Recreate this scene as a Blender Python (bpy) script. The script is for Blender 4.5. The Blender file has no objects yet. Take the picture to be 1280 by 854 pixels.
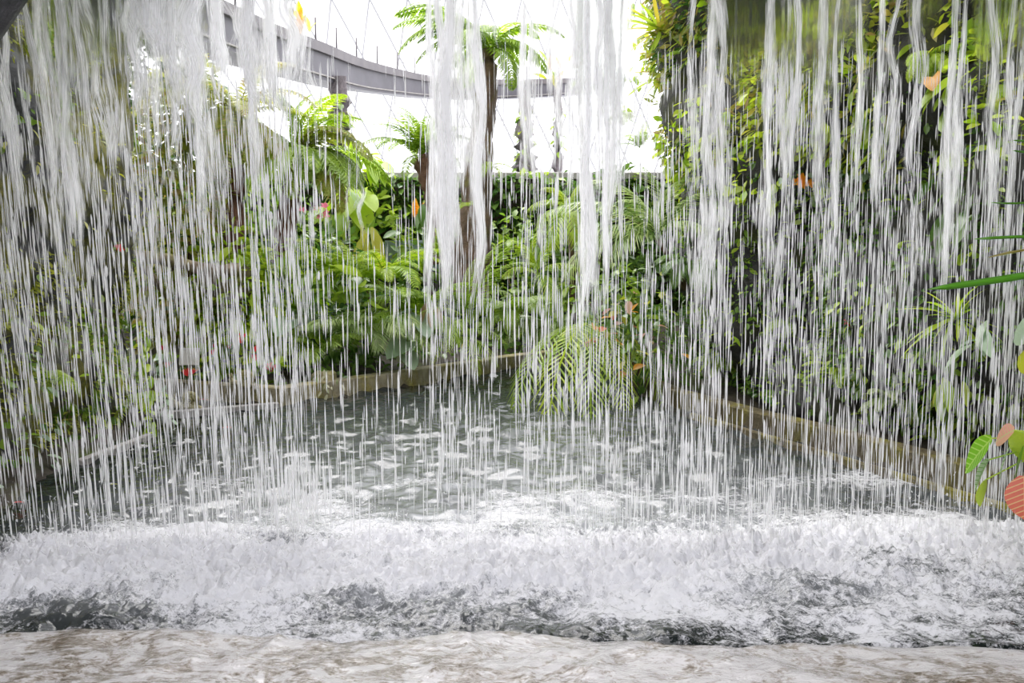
import bpy, math, random
import numpy as np
from mathutils import Vector, Matrix, Euler
from mathutils.bvhtree import BVHTree

random.seed(7)
rng = np.random.default_rng(11)
scene = bpy.context.scene
col = scene.collection

# ------------------------------------------------------------------ camera, sky, exposure
CAM_H, FPX = 1.6, 995.0
PITCH = math.atan((427 - 330) / FPX)
cam_d = bpy.data.cameras.new('camera')
cam_d.sensor_width = 36.0
cam_d.lens = 36.0 * FPX / 1280.0
cam_d.clip_end = 300
cam = bpy.data.objects.new('camera', cam_d)
col.objects.link(cam)
cam.location = (0, 0, CAM_H)
cam.rotation_euler = (math.pi / 2 - PITCH, 0, 0)
scene.camera = cam

world = bpy.data.worlds.new('overcast_sky')
scene.world = world
world.use_nodes = True
wbg = world.node_tree.nodes['Background']
wbg.inputs[0].default_value = (0.955, 0.952, 1.0, 1)
wbg.inputs[1].default_value = 1.0

sun_d = bpy.data.lights.new('sun', 'SUN')
sun_d.energy = 1.3
sun_d.angle = math.radians(50)
sun_d.color = (1.0, 0.97, 0.92)
sun = bpy.data.objects.new('sun', sun_d)
col.objects.link(sun)
sun.location = (-4, 14, 20)
sun.rotation_euler = Vector((0.25, -0.45, -1.0)).to_track_quat('-Z', 'Y').to_euler()

scene.view_settings.view_transform = 'Standard'
scene.view_settings.look = 'None'
scene.view_settings.gamma = 1.0
scene.view_settings.use_curve_mapping = False
scene.view_settings.exposure = 1.5
scene.cycles.transparent_max_bounces = 28
scene.cycles.max_bounces = 9

SP, CP = math.sin(PITCH), math.cos(PITCH)
def W(px, py, Y):
    """point of the place at depth Y for a direction measured in the 1280x854 frame"""
    r, u = (px - 640) / FPX, (427 - py) / FPX
    dy, dz = CP + u * SP, -SP + u * CP
    k = Y / dy
    return Vector((r * k, Y, CAM_H + dz * k))
def ray(px, py):
    return (W(px, py, 1.0) - Vector((0, 0, CAM_H))).normalized()

# ------------------------------------------------------------------ numeric noise
def _h(ix, iy, iz, seed):
    n = (ix * 374761393 + iy * 668265263 + iz * 2147483647 + seed * 974711) & 0xffffffff
    n = ((n ^ (n >> 13)) * 1274126177) & 0xffffffff
    n = (n ^ (n >> 16)) & 0xffffffff
    return n / 4294967295.0
def vnoise(x, y, z=0.0, seed=0):
    x, y, z = np.broadcast_arrays(np.asarray(x, float), np.asarray(y, float), np.asarray(z, float))
    ix, iy, iz = np.floor(x).astype(np.int64), np.floor(y).astype(np.int64), np.floor(z).astype(np.int64)
    fx, fy, fz = x - ix, y - iy, z - iz
    fx, fy, fz = [f * f * (3 - 2 * f) for f in (fx, fy, fz)]
    r = 0
    for dx in (0, 1):
        for dy in (0, 1):
            for dz in (0, 1):
                w = (fx if dx else 1 - fx) * (fy if dy else 1 - fy) * (fz if dz else 1 - fz)
                r = r + w * _h(ix + dx, iy + dy, iz + dz, seed)
    return r * 2 - 1
def fbm(x, y, z=0.0, oct=4, seed=0):
    a, r = 0.5, 0
    x, y, z = np.asarray(x, float), np.asarray(y, float), np.asarray(z, float)
    for o in range(oct):
        r = r + a * vnoise(x, y, z, seed + o * 17)
        x, y, z, a = x * 2.03 + 5.1, y * 2.03 + 1.7, z * 2.03 + 9.2, a * 0.5
    return r
def sstep(a, b, x):
    t = np.clip((x - a) / (b - a), 0, 1)
    return t * t * (3 - 2 * t)

# ------------------------------------------------------------------ materials
def new_mat(name):
    m = bpy.data.materials.new(name); m.use_nodes = True
    nt = m.node_tree; nt.nodes.clear()
    out = nt.nodes.new('ShaderNodeOutputMaterial')
    return m, nt, out
def node(nt, typ, **kw):
    n = nt.nodes.new(typ)
    for k, v in kw.items():
        if k.startswith('i_'):
            key = k[2:]
            n.inputs[int(key) if key.isdigit() else key.replace('_', ' ')].default_value = v
        else:
            setattr(n, k, v)
    return n
def rgba(c): return (c[0], c[1], c[2], 1)
def math_n(nt, op, a, b=None, c=None):
    n = nt.nodes.new('ShaderNodeMath'); n.operation = op
    for i, v in enumerate((a, b, c)):
        if v is None: continue
        if isinstance(v, (int, float)): n.inputs[i].default_value = v
        else: nt.links.new(v, n.inputs[i])
    return n.outputs[0]
def ramp(nt, fac, stops, interp='LINEAR'):
    n = nt.nodes.new('ShaderNodeValToRGB'); n.color_ramp.interpolation = interp
    el = n.color_ramp.elements
    while len(el) > 1: el.remove(el[0])
    el[0].position, el[0].color = stops[0][0], rgba(stops[0][1])
    for p, c in stops[1:]:
        e = el.new(p); e.color = rgba(c)
    nt.links.new(fac, n.inputs[0])
    return n.outputs[0]
def mixc(nt, fac, a, b):
    n = nt.nodes.new('ShaderNodeMix'); n.data_type = 'RGBA'
    for s, v in ((n.inputs[0], fac), (n.inputs[6], a), (n.inputs[7], b)):
        if isinstance(v, tuple): s.default_value = rgba(v)
        elif isinstance(v, (int, float)): s.default_value = v
        else: nt.links.new(v, s)
    return n.outputs[2]
def noise_n(nt, vec, scale, detail=3, rough=0.55, dist=0.0):
    n = node(nt, 'ShaderNodeTexNoise'); n.inputs['Scale'].default_value = scale
    n.inputs['Detail'].default_value = detail; n.inputs['Roughness'].default_value = rough
    n.inputs['Distortion'].default_value = dist
    if vec is not None: nt.links.new(vec, n.inputs['Vector'])
    return n.outputs[0]

def leaf_mat(name, c1, c2, rough=0.38, transl=0.4, c3=None, vein=None):
    m, nt, out = new_mat(name)
    oi = node(nt, 'ShaderNodeObjectInfo'); ge = node(nt, 'ShaderNodeNewGeometry')
    f = math_n(nt, 'FRACT', math_n(nt, 'ADD', oi.outputs['Random'], math_n(nt, 'MULTIPLY', ge.outputs['Random Per Island'], 0.6)))
    stops = [(0, c1), (1, c2)] if c3 is None else [(0, c1), (0.75, c2), (1, c3)]
    c = ramp(nt, f, stops)
    tc = node(nt, 'ShaderNodeTexCoord')
    nz = noise_n(nt, tc.outputs['Object'], 14, 2)
    c = mixc(nt, math_n(nt, 'MULTIPLY', nz, 0.35), c, tuple(x * 0.55 for x in c1))
    if vein is not None:        # midrib and slanting side veins along the leaf's own axis
        sx = node(nt, 'ShaderNodeSeparateXYZ'); nt.links.new(tc.outputs['Object'], sx.inputs[0])
        ay = math_n(nt, 'ABSOLUTE', sx.outputs[1])
        fr = math_n(nt, 'FRACT', math_n(nt, 'MULTIPLY', math_n(nt, 'SUBTRACT', sx.outputs[0], math_n(nt, 'MULTIPLY', ay, 0.8)), 8.0))
        v1 = math_n(nt, 'LESS_THAN', ay, 0.018); v2 = math_n(nt, 'LESS_THAN', fr, 0.22)
        c = mixc(nt, math_n(nt, 'MULTIPLY', math_n(nt, 'MAXIMUM', v1, v2), 0.75), c, vein)
    p = node(nt, 'ShaderNodeBsdfPrincipled'); p.inputs['Roughness'].default_value = rough - .08
    p.inputs['Specular IOR Level'].default_value = 0.7
    nt.links.new(c, p.inputs['Base Color'])
    t = node(nt, 'ShaderNodeBsdfTranslucent')
    hs = node(nt, 'ShaderNodeHueSaturation'); hs.inputs['Value'].default_value = 1.35; hs.inputs['Saturation'].default_value = 1.08
    nt.links.new(c, hs.inputs['Color']); nt.links.new(hs.outputs[0], t.inputs['Color'])
    mx = node(nt, 'ShaderNodeMixShader'); mx.inputs[0].default_value = transl
    nt.links.new(p.outputs[0], mx.inputs[1]); nt.links.new(t.outputs[0], mx.inputs[2])
    nt.links.new(mx.outputs[0], out.inputs[0])
    return m
def solid_mat(name, c1, c2, rough=0.7, scale=6, bump=0.3, metallic=0.0, detail=5):
    m, nt, out = new_mat(name)
    tc = node(nt, 'ShaderNodeTexCoord')
    nz = noise_n(nt, tc.outputs['Object'], scale, detail)
    c = ramp(nt, nz, [(0.3, c1), (0.7, c2)])
    p = node(nt, 'ShaderNodeBsdfPrincipled'); p.inputs['Roughness'].default_value = rough
    p.inputs['Metallic'].default_value = metallic
    nt.links.new(c, p.inputs['Base Color'])
    if bump:
        b = node(nt, 'ShaderNodeBump'); b.inputs['Strength'].default_value = bump; b.inputs['Distance'].default_value = 0.03
        nt.links.new(noise_n(nt, tc.outputs['Object'], scale * 4, 5), b.inputs['Height'])
        nt.links.new(b.outputs[0], p.inputs['Normal'])
    nt.links.new(p.outputs[0], out.inputs[0])
    return m
def rock_mat(name, dark, light, moss, moss_lo, moss_hi, rough=0.55):
    m, nt, out = new_mat(name)
    tc = node(nt, 'ShaderNodeTexCoord'); pos = tc.outputs['Object']
    base = ramp(nt, noise_n(nt, pos, 5, 7, 0.65), [(0.3, dark), (0.72, light)])
    mo = noise_n(nt, pos, 1.3, 6, 0.68, 0.6)
    mc = ramp(nt, noise_n(nt, pos, 22, 4, 0.7), [(0.3, tuple(x * 0.45 for x in moss)), (0.7, moss)])
    fac = ramp(nt, mo, [(moss_lo, (0, 0, 0)), (moss_hi, (1, 1, 1))])
    c = mixc(nt, fac, base, mc)
    p = node(nt, 'ShaderNodeBsdfPrincipled')
    r = math_n(nt, 'ADD', math_n(nt, 'MULTIPLY', fac, 0.4), rough - 0.1)
    nt.links.new(r, p.inputs['Roughness']); nt.links.new(c, p.inputs['Base Color'])
    b = node(nt, 'ShaderNodeBump'); b.inputs['Strength'].default_value = 0.8; b.inputs['Distance'].default_value = 0.05
    nt.links.new(noise_n(nt, pos, 14, 7, 0.7), b.inputs['Height']); nt.links.new(b.outputs[0], p.inputs['Normal'])
    nt.links.new(p.outputs[0], out.inputs[0])
    return m

M = {}
M['fern'] = leaf_mat('fern_green', (0.203, 0.330, 0.045), (0.446, 0.600, 0.090), 0.34, 0.42)
M['fern_bright'] = leaf_mat('bright_fern_green', (0.312, 0.494, 0.039), (0.655, 0.754, 0.104), 0.36, 0.5)
M['fern_pale'] = leaf_mat('pale_frond_green', (0.290, 0.435, 0.131), (0.616, 0.696, 0.290), 0.28, 0.35)
M['fern_olive'] = leaf_mat('olive_frond', (0.224, 0.280, 0.042), (0.476, 0.504, 0.084), 0.42, 0.45, (0.420, 0.280, 0.098))
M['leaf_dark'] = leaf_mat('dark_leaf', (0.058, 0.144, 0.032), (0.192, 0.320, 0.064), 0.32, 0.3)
M['leaf_mid'] = leaf_mat('mid_leaf', (0.162, 0.300, 0.045), (0.446, 0.570, 0.090), 0.34, 0.4)
M['leaf_bright'] = leaf_mat('bright_leaf', (0.330, 0.525, 0.050), (0.674, 0.775, 0.100), 0.34, 0.5)
M['leaf_yellow'] = leaf_mat('yellow_green_leaf', (0.40, 0.46, 0.05), (0.62, 0.58, 0.10), 0.4, 0.5)
M['leaf_cream'] = leaf_mat('cream_variegated_leaf', (0.42, 0.44, 0.24), (0.62, 0.58, 0.40), 0.45, 0.35, (0.18, 0.30, 0.06))
M['leaf_grey'] = leaf_mat('silvery_leaf', (0.312, 0.450, 0.275), (0.562, 0.688, 0.500), 0.3, 0.3)
M['leaf_orange'] = leaf_mat('orange_leaf', (0.85, 0.30, 0.02), (0.95, 0.48, 0.04), 0.4, 0.5, None, (0.95, 0.60, 0.12))
M['leaf_red'] = leaf_mat('red_leaf', (0.62, 0.07, 0.04), (0.80, 0.22, 0.12), 0.4, 0.45, None, (0.75, 0.50, 0.22))
M['leaf_pink'] = leaf_mat('pink_leaf', (0.65, 0.20, 0.18), (0.80, 0.42, 0.36), 0.4, 0.45, None, (0.50, 0.55, 0.25))
M['flower_red'] = leaf_mat('red_flower', (0.85, 0.03, 0.04), (0.95, 0.09, 0.08), 0.4, 0.4)
M['flower_pink'] = leaf_mat('pink_flower', (0.8, 0.15, 0.30), (0.9, 0.30, 0.42), 0.5, 0.4)
M['flower_orange'] = leaf_mat('orange_flower', (0.95, 0.30, 0.01), (1.0, 0.45, 0.03), 0.5, 0.4)
M['flower_white'] = leaf_mat('white_flower', (0.85, 0.85, 0.82), (0.95, 0.95, 0.92), 0.5, 0.4)
M['grass'] = leaf_mat('grass_blade', (0.286, 0.442, 0.039), (0.546, 0.676, 0.104), 0.38, 0.45, (0.715, 0.494, 0.104))
M['blade'] = leaf_mat('strap_leaf', (0.108, 0.351, 0.027), (0.176, 0.459, 0.041), 0.3, 0.45)
M['dry'] = leaf_mat('dry_leaf', (0.35, 0.22, 0.10), (0.50, 0.36, 0.20), 0.6, 0.3)
M['veined'] = leaf_mat('white_veined_leaf', (0.40, 0.52, 0.32), (0.62, 0.70, 0.55), .35, .4, None, (0.14, 0.34, 0.06))
M['veined_green'] = leaf_mat('green_veined_leaf', (0.14, 0.40, 0.03), (0.24, 0.52, 0.05), .35, .4, None, (0.45, 0.62, 0.15))
M['stem'] = solid_mat('green_stem', (0.10, 0.14, 0.03), (0.20, 0.22, 0.06), 0.6, 8, 0)
M['stem_brown'] = solid_mat('brown_stem', (0.08, 0.05, 0.03), (0.18, 0.11, 0.06), 0.8, 10, 0.3)
M['bark'] = rock_mat('mossy_bark', (0.06, 0.035, 0.025), (0.26, 0.16, 0.11), (0.30, 0.30, 0.05), 0.52, 0.66, 0.75)
M['bark_red'] = rock_mat('fibrous_red_bark', (0.07, 0.035, 0.025), (0.28, 0.13, 0.08), (0.14, 0.12, 0.05), 0.62, 0.8, 0.85)
M['pillar'] = rock_mat('vine_clad_pillar', (0.10, 0.085, 0.09), (0.24, 0.21, 0.22), (0.26, 0.32, 0.08), 0.55, 0.7, 0.8)
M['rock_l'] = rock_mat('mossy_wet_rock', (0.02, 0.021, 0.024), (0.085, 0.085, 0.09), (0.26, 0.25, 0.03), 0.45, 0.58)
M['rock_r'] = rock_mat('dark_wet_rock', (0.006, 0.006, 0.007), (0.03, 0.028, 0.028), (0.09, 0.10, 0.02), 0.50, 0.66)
M['rock_cave'] = rock_mat('overhang_rock', (0.01, 0.01, 0.012), (0.06, 0.06, 0.065), (0.08, 0.08, 0.03), 0.7, 0.9)
M['soil'] = rock_mat('planting_soil', (0.02, 0.016, 0.012), (0.08, 0.06, 0.04), (0.10, 0.14, 0.03), 0.5, 0.65, 0.85)
M['kerb'] = rock_mat('mossy_kerb_stone', (0.22, 0.19, 0.12), (0.50, 0.44, 0.30), (0.48, 0.40, 0.07), 0.45, 0.62, 0.6)
M['kerb_r'] = rock_mat('mossy_dark_kerb', (0.05, 0.04, 0.02), (0.16, 0.12, 0.05), (0.30, 0.27, 0.03), 0.46, 0.60, 0.5)
M['snail'] = rock_mat('mossy_stone_carving', (0.34, 0.31, 0.20), (0.55, 0.48, 0.24), (0.46, 0.42, 0.06), 0.45, 0.62, 0.8)
M['moss'] = leaf_mat('moss_tuft', (0.308, 0.352, 0.033), (0.572, 0.594, 0.077), 0.7, 0.3)
M['log'] = rock_mat('mossy_log', (0.12, 0.09, 0.06), (0.40, 0.32, 0.22), (0.40, 0.42, 0.08), 0.46, 0.6, 0.85)
M['ledge'] = solid_mat('grey_ledge_wall', (0.24, 0.22, 0.21), (0.42, 0.40, 0.38), 0.7, 3, 0.2)
M['panel'] = solid_mat('blue_grey_panel', (0.22, 0.28, 0.32), (0.30, 0.37, 0.41), 0.6, 2, 0.05)
M['sign'] = solid_mat('pale_grey_sign', (0.62, 0.60, 0.56), (0.72, 0.70, 0.66), 0.5, 2, 0.0)
M['steel'] = solid_mat('painted_steel', (0.24, 0.24, 0.25), (0.30, 0.30, 0.31), 0.5, 1, 0)
M['walk'] = solid_mat('walkway_cladding', (0.075, 0.07, 0.085), (0.12, 0.115, 0.135), 0.5, 1.5, 0.05)
M['walk_trim'] = solid_mat('walkway_trim', (0.10, 0.09, 0.10), (0.15, 0.135, 0.14), 0.5, 2, 0)

def pane_mat():
    m, nt, out = new_mat('greenhouse_glass')
    t = node(nt, 'ShaderNodeBsdfTransparent'); t.inputs[0].default_value = (0.97, 0.98, 0.98, 1)
    g = node(nt, 'ShaderNodeBsdfGlossy'); g.inputs['Roughness'].default_value = 0.05
    mx = node(nt, 'ShaderNodeMixShader'); mx.inputs[0].default_value = 0.05
    nt.links.new(t.outputs[0], mx.inputs[1]); nt.links.new(g.outputs[0], mx.inputs[2]); nt.links.new(mx.outputs[0], out.inputs[0])
    return m
M['pane'] = pane_mat()

def white_water(nt, tint=(0.97, 0.97, 0.985)):
    d = node(nt, 'ShaderNodeBsdfDiffuse'); d.inputs[0].default_value = rgba(tint)
    t = node(nt, 'ShaderNodeBsdfTranslucent'); t.inputs[0].default_value = rgba(tint)
    mx = node(nt, 'ShaderNodeMixShader'); mx.inputs[0].default_value = 0.65
    nt.links.new(d.outputs[0], mx.inputs[1]); nt.links.new(t.outputs[0], mx.inputs[2])
    return mx.outputs[0]
def stream_mat():
    m, nt, out = new_mat('aerated_falling_water')
    at = node(nt, 'ShaderNodeAttribute', attribute_name='flow')
    sx = node(nt, 'ShaderNodeSeparateXYZ'); nt.links.new(at.outputs['Vector'], sx.inputs[0])
    e = node(nt, 'ShaderNodeAttribute', attribute_name='body')
    s, v, sd = sx.outputs
    def fil(fs, fv, det):
        cb = node(nt, 'ShaderNodeCombineXYZ')
        nt.links.new(math_n(nt, 'MULTIPLY', s, fs), cb.inputs[0]); nt.links.new(math_n(nt, 'MULTIPLY', v, fv), cb.inputs[1])
        nt.links.new(sd, cb.inputs[2])
        return noise_n(nt, cb.outputs[0], 1.0, det, 0.6)
    fine = fil(170, 4.0, 2); broad = fil(26, 3.4, 2)
    a = math_n(nt, 'ADD', math_n(nt, 'MULTIPLY', fine, 0.62), math_n(nt, 'MULTIPLY', broad, 0.62))
    # body = how closed the stream is here: 1 at its core, 0 at its frayed edges and end
    th = math_n(nt, 'SUBTRACT', 0.98, math_n(nt, 'MULTIPLY', e.outputs['Fac'], 0.55))
    al = math_n(nt, 'MULTIPLY', math_n(nt, 'SUBTRACT', a, th), 3.8)
    n = nt.nodes.new('ShaderNodeClamp'); nt.links.new(al, n.inputs[0]); n.inputs[2].default_value = 0.92
    tr = node(nt, 'ShaderNodeBsdfTransparent')
    mx = node(nt, 'ShaderNodeMixShader')
    nt.links.new(n.outputs[0], mx.inputs[0]); nt.links.new(tr.outputs[0], mx.inputs[1]); nt.links.new(white_water(nt), mx.inputs[2])
    nt.links.new(mx.outputs[0], out.inputs[0])
    return m
M['stream'] = stream_mat()
def drop_mat():
    m, nt, out = new_mat('water_drops')
    tr = node(nt, 'ShaderNodeBsdfTransparent')
    ge = node(nt, 'ShaderNodeNewGeometry')
    mx = node(nt, 'ShaderNodeMixShader')
    f = math_n(nt, 'ADD', math_n(nt, 'MULTIPLY', ge.outputs['Random Per Island'], 0.55), 0.27)
    nt.links.new(f, mx.inputs[0])
    nt.links.new(tr.outputs[0], mx.inputs[1]); nt.links.new(white_water(nt), mx.inputs[2])
    nt.links.new(mx.outputs[0], out.inputs[0])
    return m
M['drop'] = drop_mat()
def sheet_mat():
    m, nt, out = new_mat('clear_water_sheet')
    g = node(nt, 'ShaderNodeBsdfGlass'); g.inputs['IOR'].default_value = 1.33; g.inputs['Roughness'].default_value = 0.12
    g.inputs['Color'].default_value = (0.97, 0.98, 0.97, 1)
    tr = node(nt, 'ShaderNodeBsdfTransparent')
    e = node(nt, 'ShaderNodeAttribute', attribute_name='body')
    mx = node(nt, 'ShaderNodeMixShader'); nt.links.new(math_n(nt, 'MULTIPLY', e.outputs['Fac'], 0.8), mx.inputs[0])
    nt.links.new(tr.outputs[0], mx.inputs[1]); nt.links.new(g.outputs[0], mx.inputs[2])
    nt.links.new(mx.outputs[0], out.inputs[0])
    return m
M['sheet'] = sheet_mat()
def pool_mat():
    m, nt, out = new_mat('pool_water_and_foam')
    tc = node(nt, 'ShaderNodeTexCoord'); pos = tc.outputs['Object']
    p = node(nt, 'ShaderNodeBsdfPrincipled')
    ae = node(nt, 'ShaderNodeAttribute', attribute_name='bubbles_and_sky_sheen')
    nt.links.new(mixc(nt, ae.outputs['Fac'], (0.012, 0.016, 0.016), (0.30, 0.31, 0.33)), p.inputs['Base Color']); p.inputs['Roughness'].default_value = 0.06  # paler base: milky bubbles plus the sky's reflection put into the colour
    p.inputs['IOR'].default_value = 1.33; p.inputs['Specular IOR Level'].default_value = 0.9
    b = node(nt, 'ShaderNodeBump'); b.inputs['Strength'].default_value = 0.35; b.inputs['Distance'].default_value = 0.02
    mp = node(nt, 'ShaderNodeMapping'); mp.inputs['Scale'].default_value = (9, 14, 9); nt.links.new(pos, mp.inputs[0])
    nt.links.new(noise_n(nt, mp.outputs[0], 1.0, 4, 0.6), b.inputs['Height']); nt.links.new(b.outputs[0], p.inputs['Normal'])
    at = node(nt, 'ShaderNodeAttribute', attribute_name='foam')
    mp2 = node(nt, 'ShaderNodeMapping'); mp2.inputs['Scale'].default_value = (16, 22, 16); nt.links.new(pos, mp2.inputs[0])
    n1 = noise_n(nt, mp2.outputs[0], 1.0, 6, 0.68, 0.8)
    n2 = noise_n(nt, mp2.outputs[0], 4.0, 4, 0.65, 1.2)
    nn = math_n(nt, 'ADD', math_n(nt, 'MULTIPLY', n1, 0.6), math_n(nt, 'MULTIPLY', n2, 0.4))
    f = math_n(nt, 'MULTIPLY', math_n(nt, 'SUBTRACT', math_n(nt, 'ADD', nn, at.outputs['Fac']), 1.0), 7.0)
    cl = nt.nodes.new('ShaderNodeClamp'); nt.links.new(f, cl.inputs[0])
    mx = node(nt, 'ShaderNodeMixShader')
    nt.links.new(cl.outputs[0], mx.inputs[0]); nt.links.new(p.outputs[0], mx.inputs[1])
    d = node(nt, 'ShaderNodeBsdfDiffuse'); d.inputs[0].default_value = (0.64, 0.64, 0.67, 1)
    b2 = node(nt, 'ShaderNodeBump'); b2.inputs['Strength'].default_value = 0.6; b2.inputs['Distance'].default_value = 0.03
    nt.links.new(nn, b2.inputs['Height']); nt.links.new(b2.outputs[0], d.inputs['Normal'])
    nt.links.new(d.outputs[0], mx.inputs[2])
    nt.links.new(mx.outputs[0], out.inputs[0])
    return m
M['pool'] = pool_mat()
def film_mat():
    m, nt, out = new_mat('thin_water_over_stone')
    tc = node(nt, 'ShaderNodeTexCoord'); pos = tc.outputs['Object']
    mp0 = node(nt, 'ShaderNodeMapping'); mp0.inputs['Scale'].default_value = (2.2, 4.5, 3); mp0.inputs['Rotation'].default_value = (0, 0, 0.3); nt.links.new(pos, mp0.inputs[0])
    big = noise_n(nt, mp0.outputs[0], 0.45, 4, 0.6, 0.8)
    rid = math_n(nt, 'ABSOLUTE', math_n(nt, 'SUBTRACT', noise_n(nt, mp0.outputs[0], 1.0, 6, 0.66, 1.6), 0.5))
    fin = noise_n(nt, mp0.outputs[0], 9.0, 5, 0.7, 1.0)
    k1 = math_n(nt, 'ADD', math_n(nt, 'MULTIPLY', rid, 2.2), math_n(nt, 'ADD', math_n(nt, 'MULTIPLY', fin, 0.9), math_n(nt, 'MULTIPLY', big, 0.55)))
    c = ramp(nt, k1, [(0.60, (0.10, 0.07, 0.045)), (0.74, (0.30, 0.265, 0.235)), (0.90, (0.54, 0.52, 0.525))])
    p = node(nt, 'ShaderNodeBsdfPrincipled'); p.inputs['Roughness'].default_value = 0.12
    p.inputs['IOR'].default_value = 1.33; p.inputs['Coat Weight'].default_value = 1.0; p.inputs['Coat Roughness'].default_value = 0.08
    nt.links.new(c, p.inputs['Base Color'])
    b = node(nt, 'ShaderNodeBump'); b.inputs['Strength'].default_value = 0.6; b.inputs['Distance'].default_value = 0.02
    mp = node(nt, 'ShaderNodeMapping'); mp.inputs['Scale'].default_value = (14, 30, 14); mp.inputs['Rotation'].default_value = (0, 0, 0.5); nt.links.new(pos, mp.inputs[0])
    nt.links.new(noise_n(nt, mp.outputs[0], 1.0, 5, 0.65, 1.0), b.inputs['Height'])
    nt.links.new(b.outputs[0], p.inputs['Normal']); nt.links.new(b.outputs[0], p.inputs['Coat Normal'])
    nt.links.new(p.outputs[0], out.inputs[0])
    return m
M['film'] = film_mat()

# ------------------------------------------------------------------ object helpers
def mesh_np(name, V, F, mat, smooth=False):
    me = bpy.data.meshes.new(name)
    V = np.asarray(V, np.float32)
    if isinstance(F, np.ndarray):
        k = F.shape[1]; n = F.shape[0]
        me.vertices.add(len(V)); me.vertices.foreach_set('co', V.ravel())
        me.loops.add(n * k); me.loops.foreach_set('vertex_index', F.astype(np.int32).ravel())
        me.polygons.add(n); me.polygons.foreach_set('loop_start', np.arange(0, n * k, k, dtype=np.int32))
        me.update(calc_edges=True); me.validate()
    else:
        me.from_pydata([tuple(v) for v in V], [], F)
    if smooth: me.polygons.foreach_set('use_smooth', np.ones(len(me.polygons), bool))
    if mat is not None: me.materials.append(M[mat] if isinstance(mat, str) else mat)
    me.update()
    return me
def link(name, me, parent=None, loc=None, rot=None, scale=None):
    o = bpy.data.objects.new(name, me); col.objects.link(o)
    if parent is not None: o.parent = parent
    if loc is not None: o.location = loc
    if rot is not None: o.rotation_euler = rot
    if scale is not None: o.scale = (scale,) * 3 if isinstance(scale, (int, float)) else scale
    return o
def tag(o, label, cat, group=None):
    o['label'] = label; o['category'] = cat
    if group: o['group'] = group
    return o
def thing(name, label, cat, loc, group=None, rz=0.0):
    o = bpy.data.objects.new(name, None); col.objects.link(o)
    o.empty_display_size = 0.1
    o.location = loc; o.rotation_euler = (0, 0, rz)
    return tag(o, label, cat, group)
def struct(o): o['kind'] = 'structure'; return o
def stuff(o): o['kind'] = 'stuff'; return o

def grid_faces(nu, nv):
    i = np.arange((nu - 1) * (nv - 1)); a = (i // (nv - 1)) * nv + i % (nv - 1)
    return np.stack([a, a + nv, a + nv + 1, a + 1], 1)
def tube_vf(pts, radii, sides=8, flat=1.0, caps=True):
    pts = np.asarray(pts, float); n = len(pts)
    if np.isscalar(radii): radii = [radii] * n
    V, F = [], []
    up = np.array([0.0, 0.0, 1.0])
    for i in range(n):
        d = pts[min(i + 1, n - 1)] - pts[max(i - 1, 0)]; d = d / (np.linalg.norm(d) + 1e-9)
        a = np.cross(up, d)
        if np.linalg.norm(a) < 0.05: a = np.cross(np.array([0, 1.0, 0]), d)
        a /= np.linalg.norm(a); b = np.cross(d, a)
        for k in range(sides):
            t = 2 * math.pi * k / sides
            V.append(pts[i] + radii[i] * (math.cos(t) * a + flat * math.sin(t) * b))
    for i in range(n - 1):
        for k in range(sides):
            k2 = (k + 1) % sides
            F.append((i * sides + k, i * sides + k2, (i + 1) * sides + k2, (i + 1) * sides + k))
    if caps:
        F.append(tuple(range(sides - 1, -1, -1))); F.append(tuple((n - 1) * sides + k for k in range(sides)))
    return V, F
def tube_mesh(name, pts, radii, mat, sides=8, flat=1.0):
    V, F = tube_vf(pts, radii, sides, flat); return mesh_np(name, V, F, mat, True)
def box_vf(sx, sy, sz, bev=0.0):
    x, y, z = sx / 2, sy / 2, sz
    if bev <= 0:
        V = [(-x, -y, 0), (x, -y, 0), (x, y, 0), (-x, y, 0), (-x, -y, z), (x, -y, z), (x, y, z), (-x, y, z)]
        return V, [(3, 2, 1, 0), (4, 5, 6, 7), (0, 1, 5, 4), (1, 2, 6, 5), (2, 3, 7, 6), (3, 0, 4, 7)]
    V = []
    for zz, ins in ((0, 0), (z - bev, 0), (z, bev)):
        V += [(-x + ins, -y + ins, zz), (x - ins, -y + ins, zz), (x - ins, y - ins, zz), (-x + ins, y - ins, zz)]
    F = [(3, 2, 1, 0), (8, 9, 10, 11)]
    for l in (0, 4):
        for k in range(4): F.append((l + k, l + (k + 1) % 4, l + 4 + (k + 1) % 4, l + 4 + k))
    return V, F
_cache = {}
def cached(key, fn):
    if key not in _cache: _cache[key] = fn()
    return _cache[key]

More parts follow.
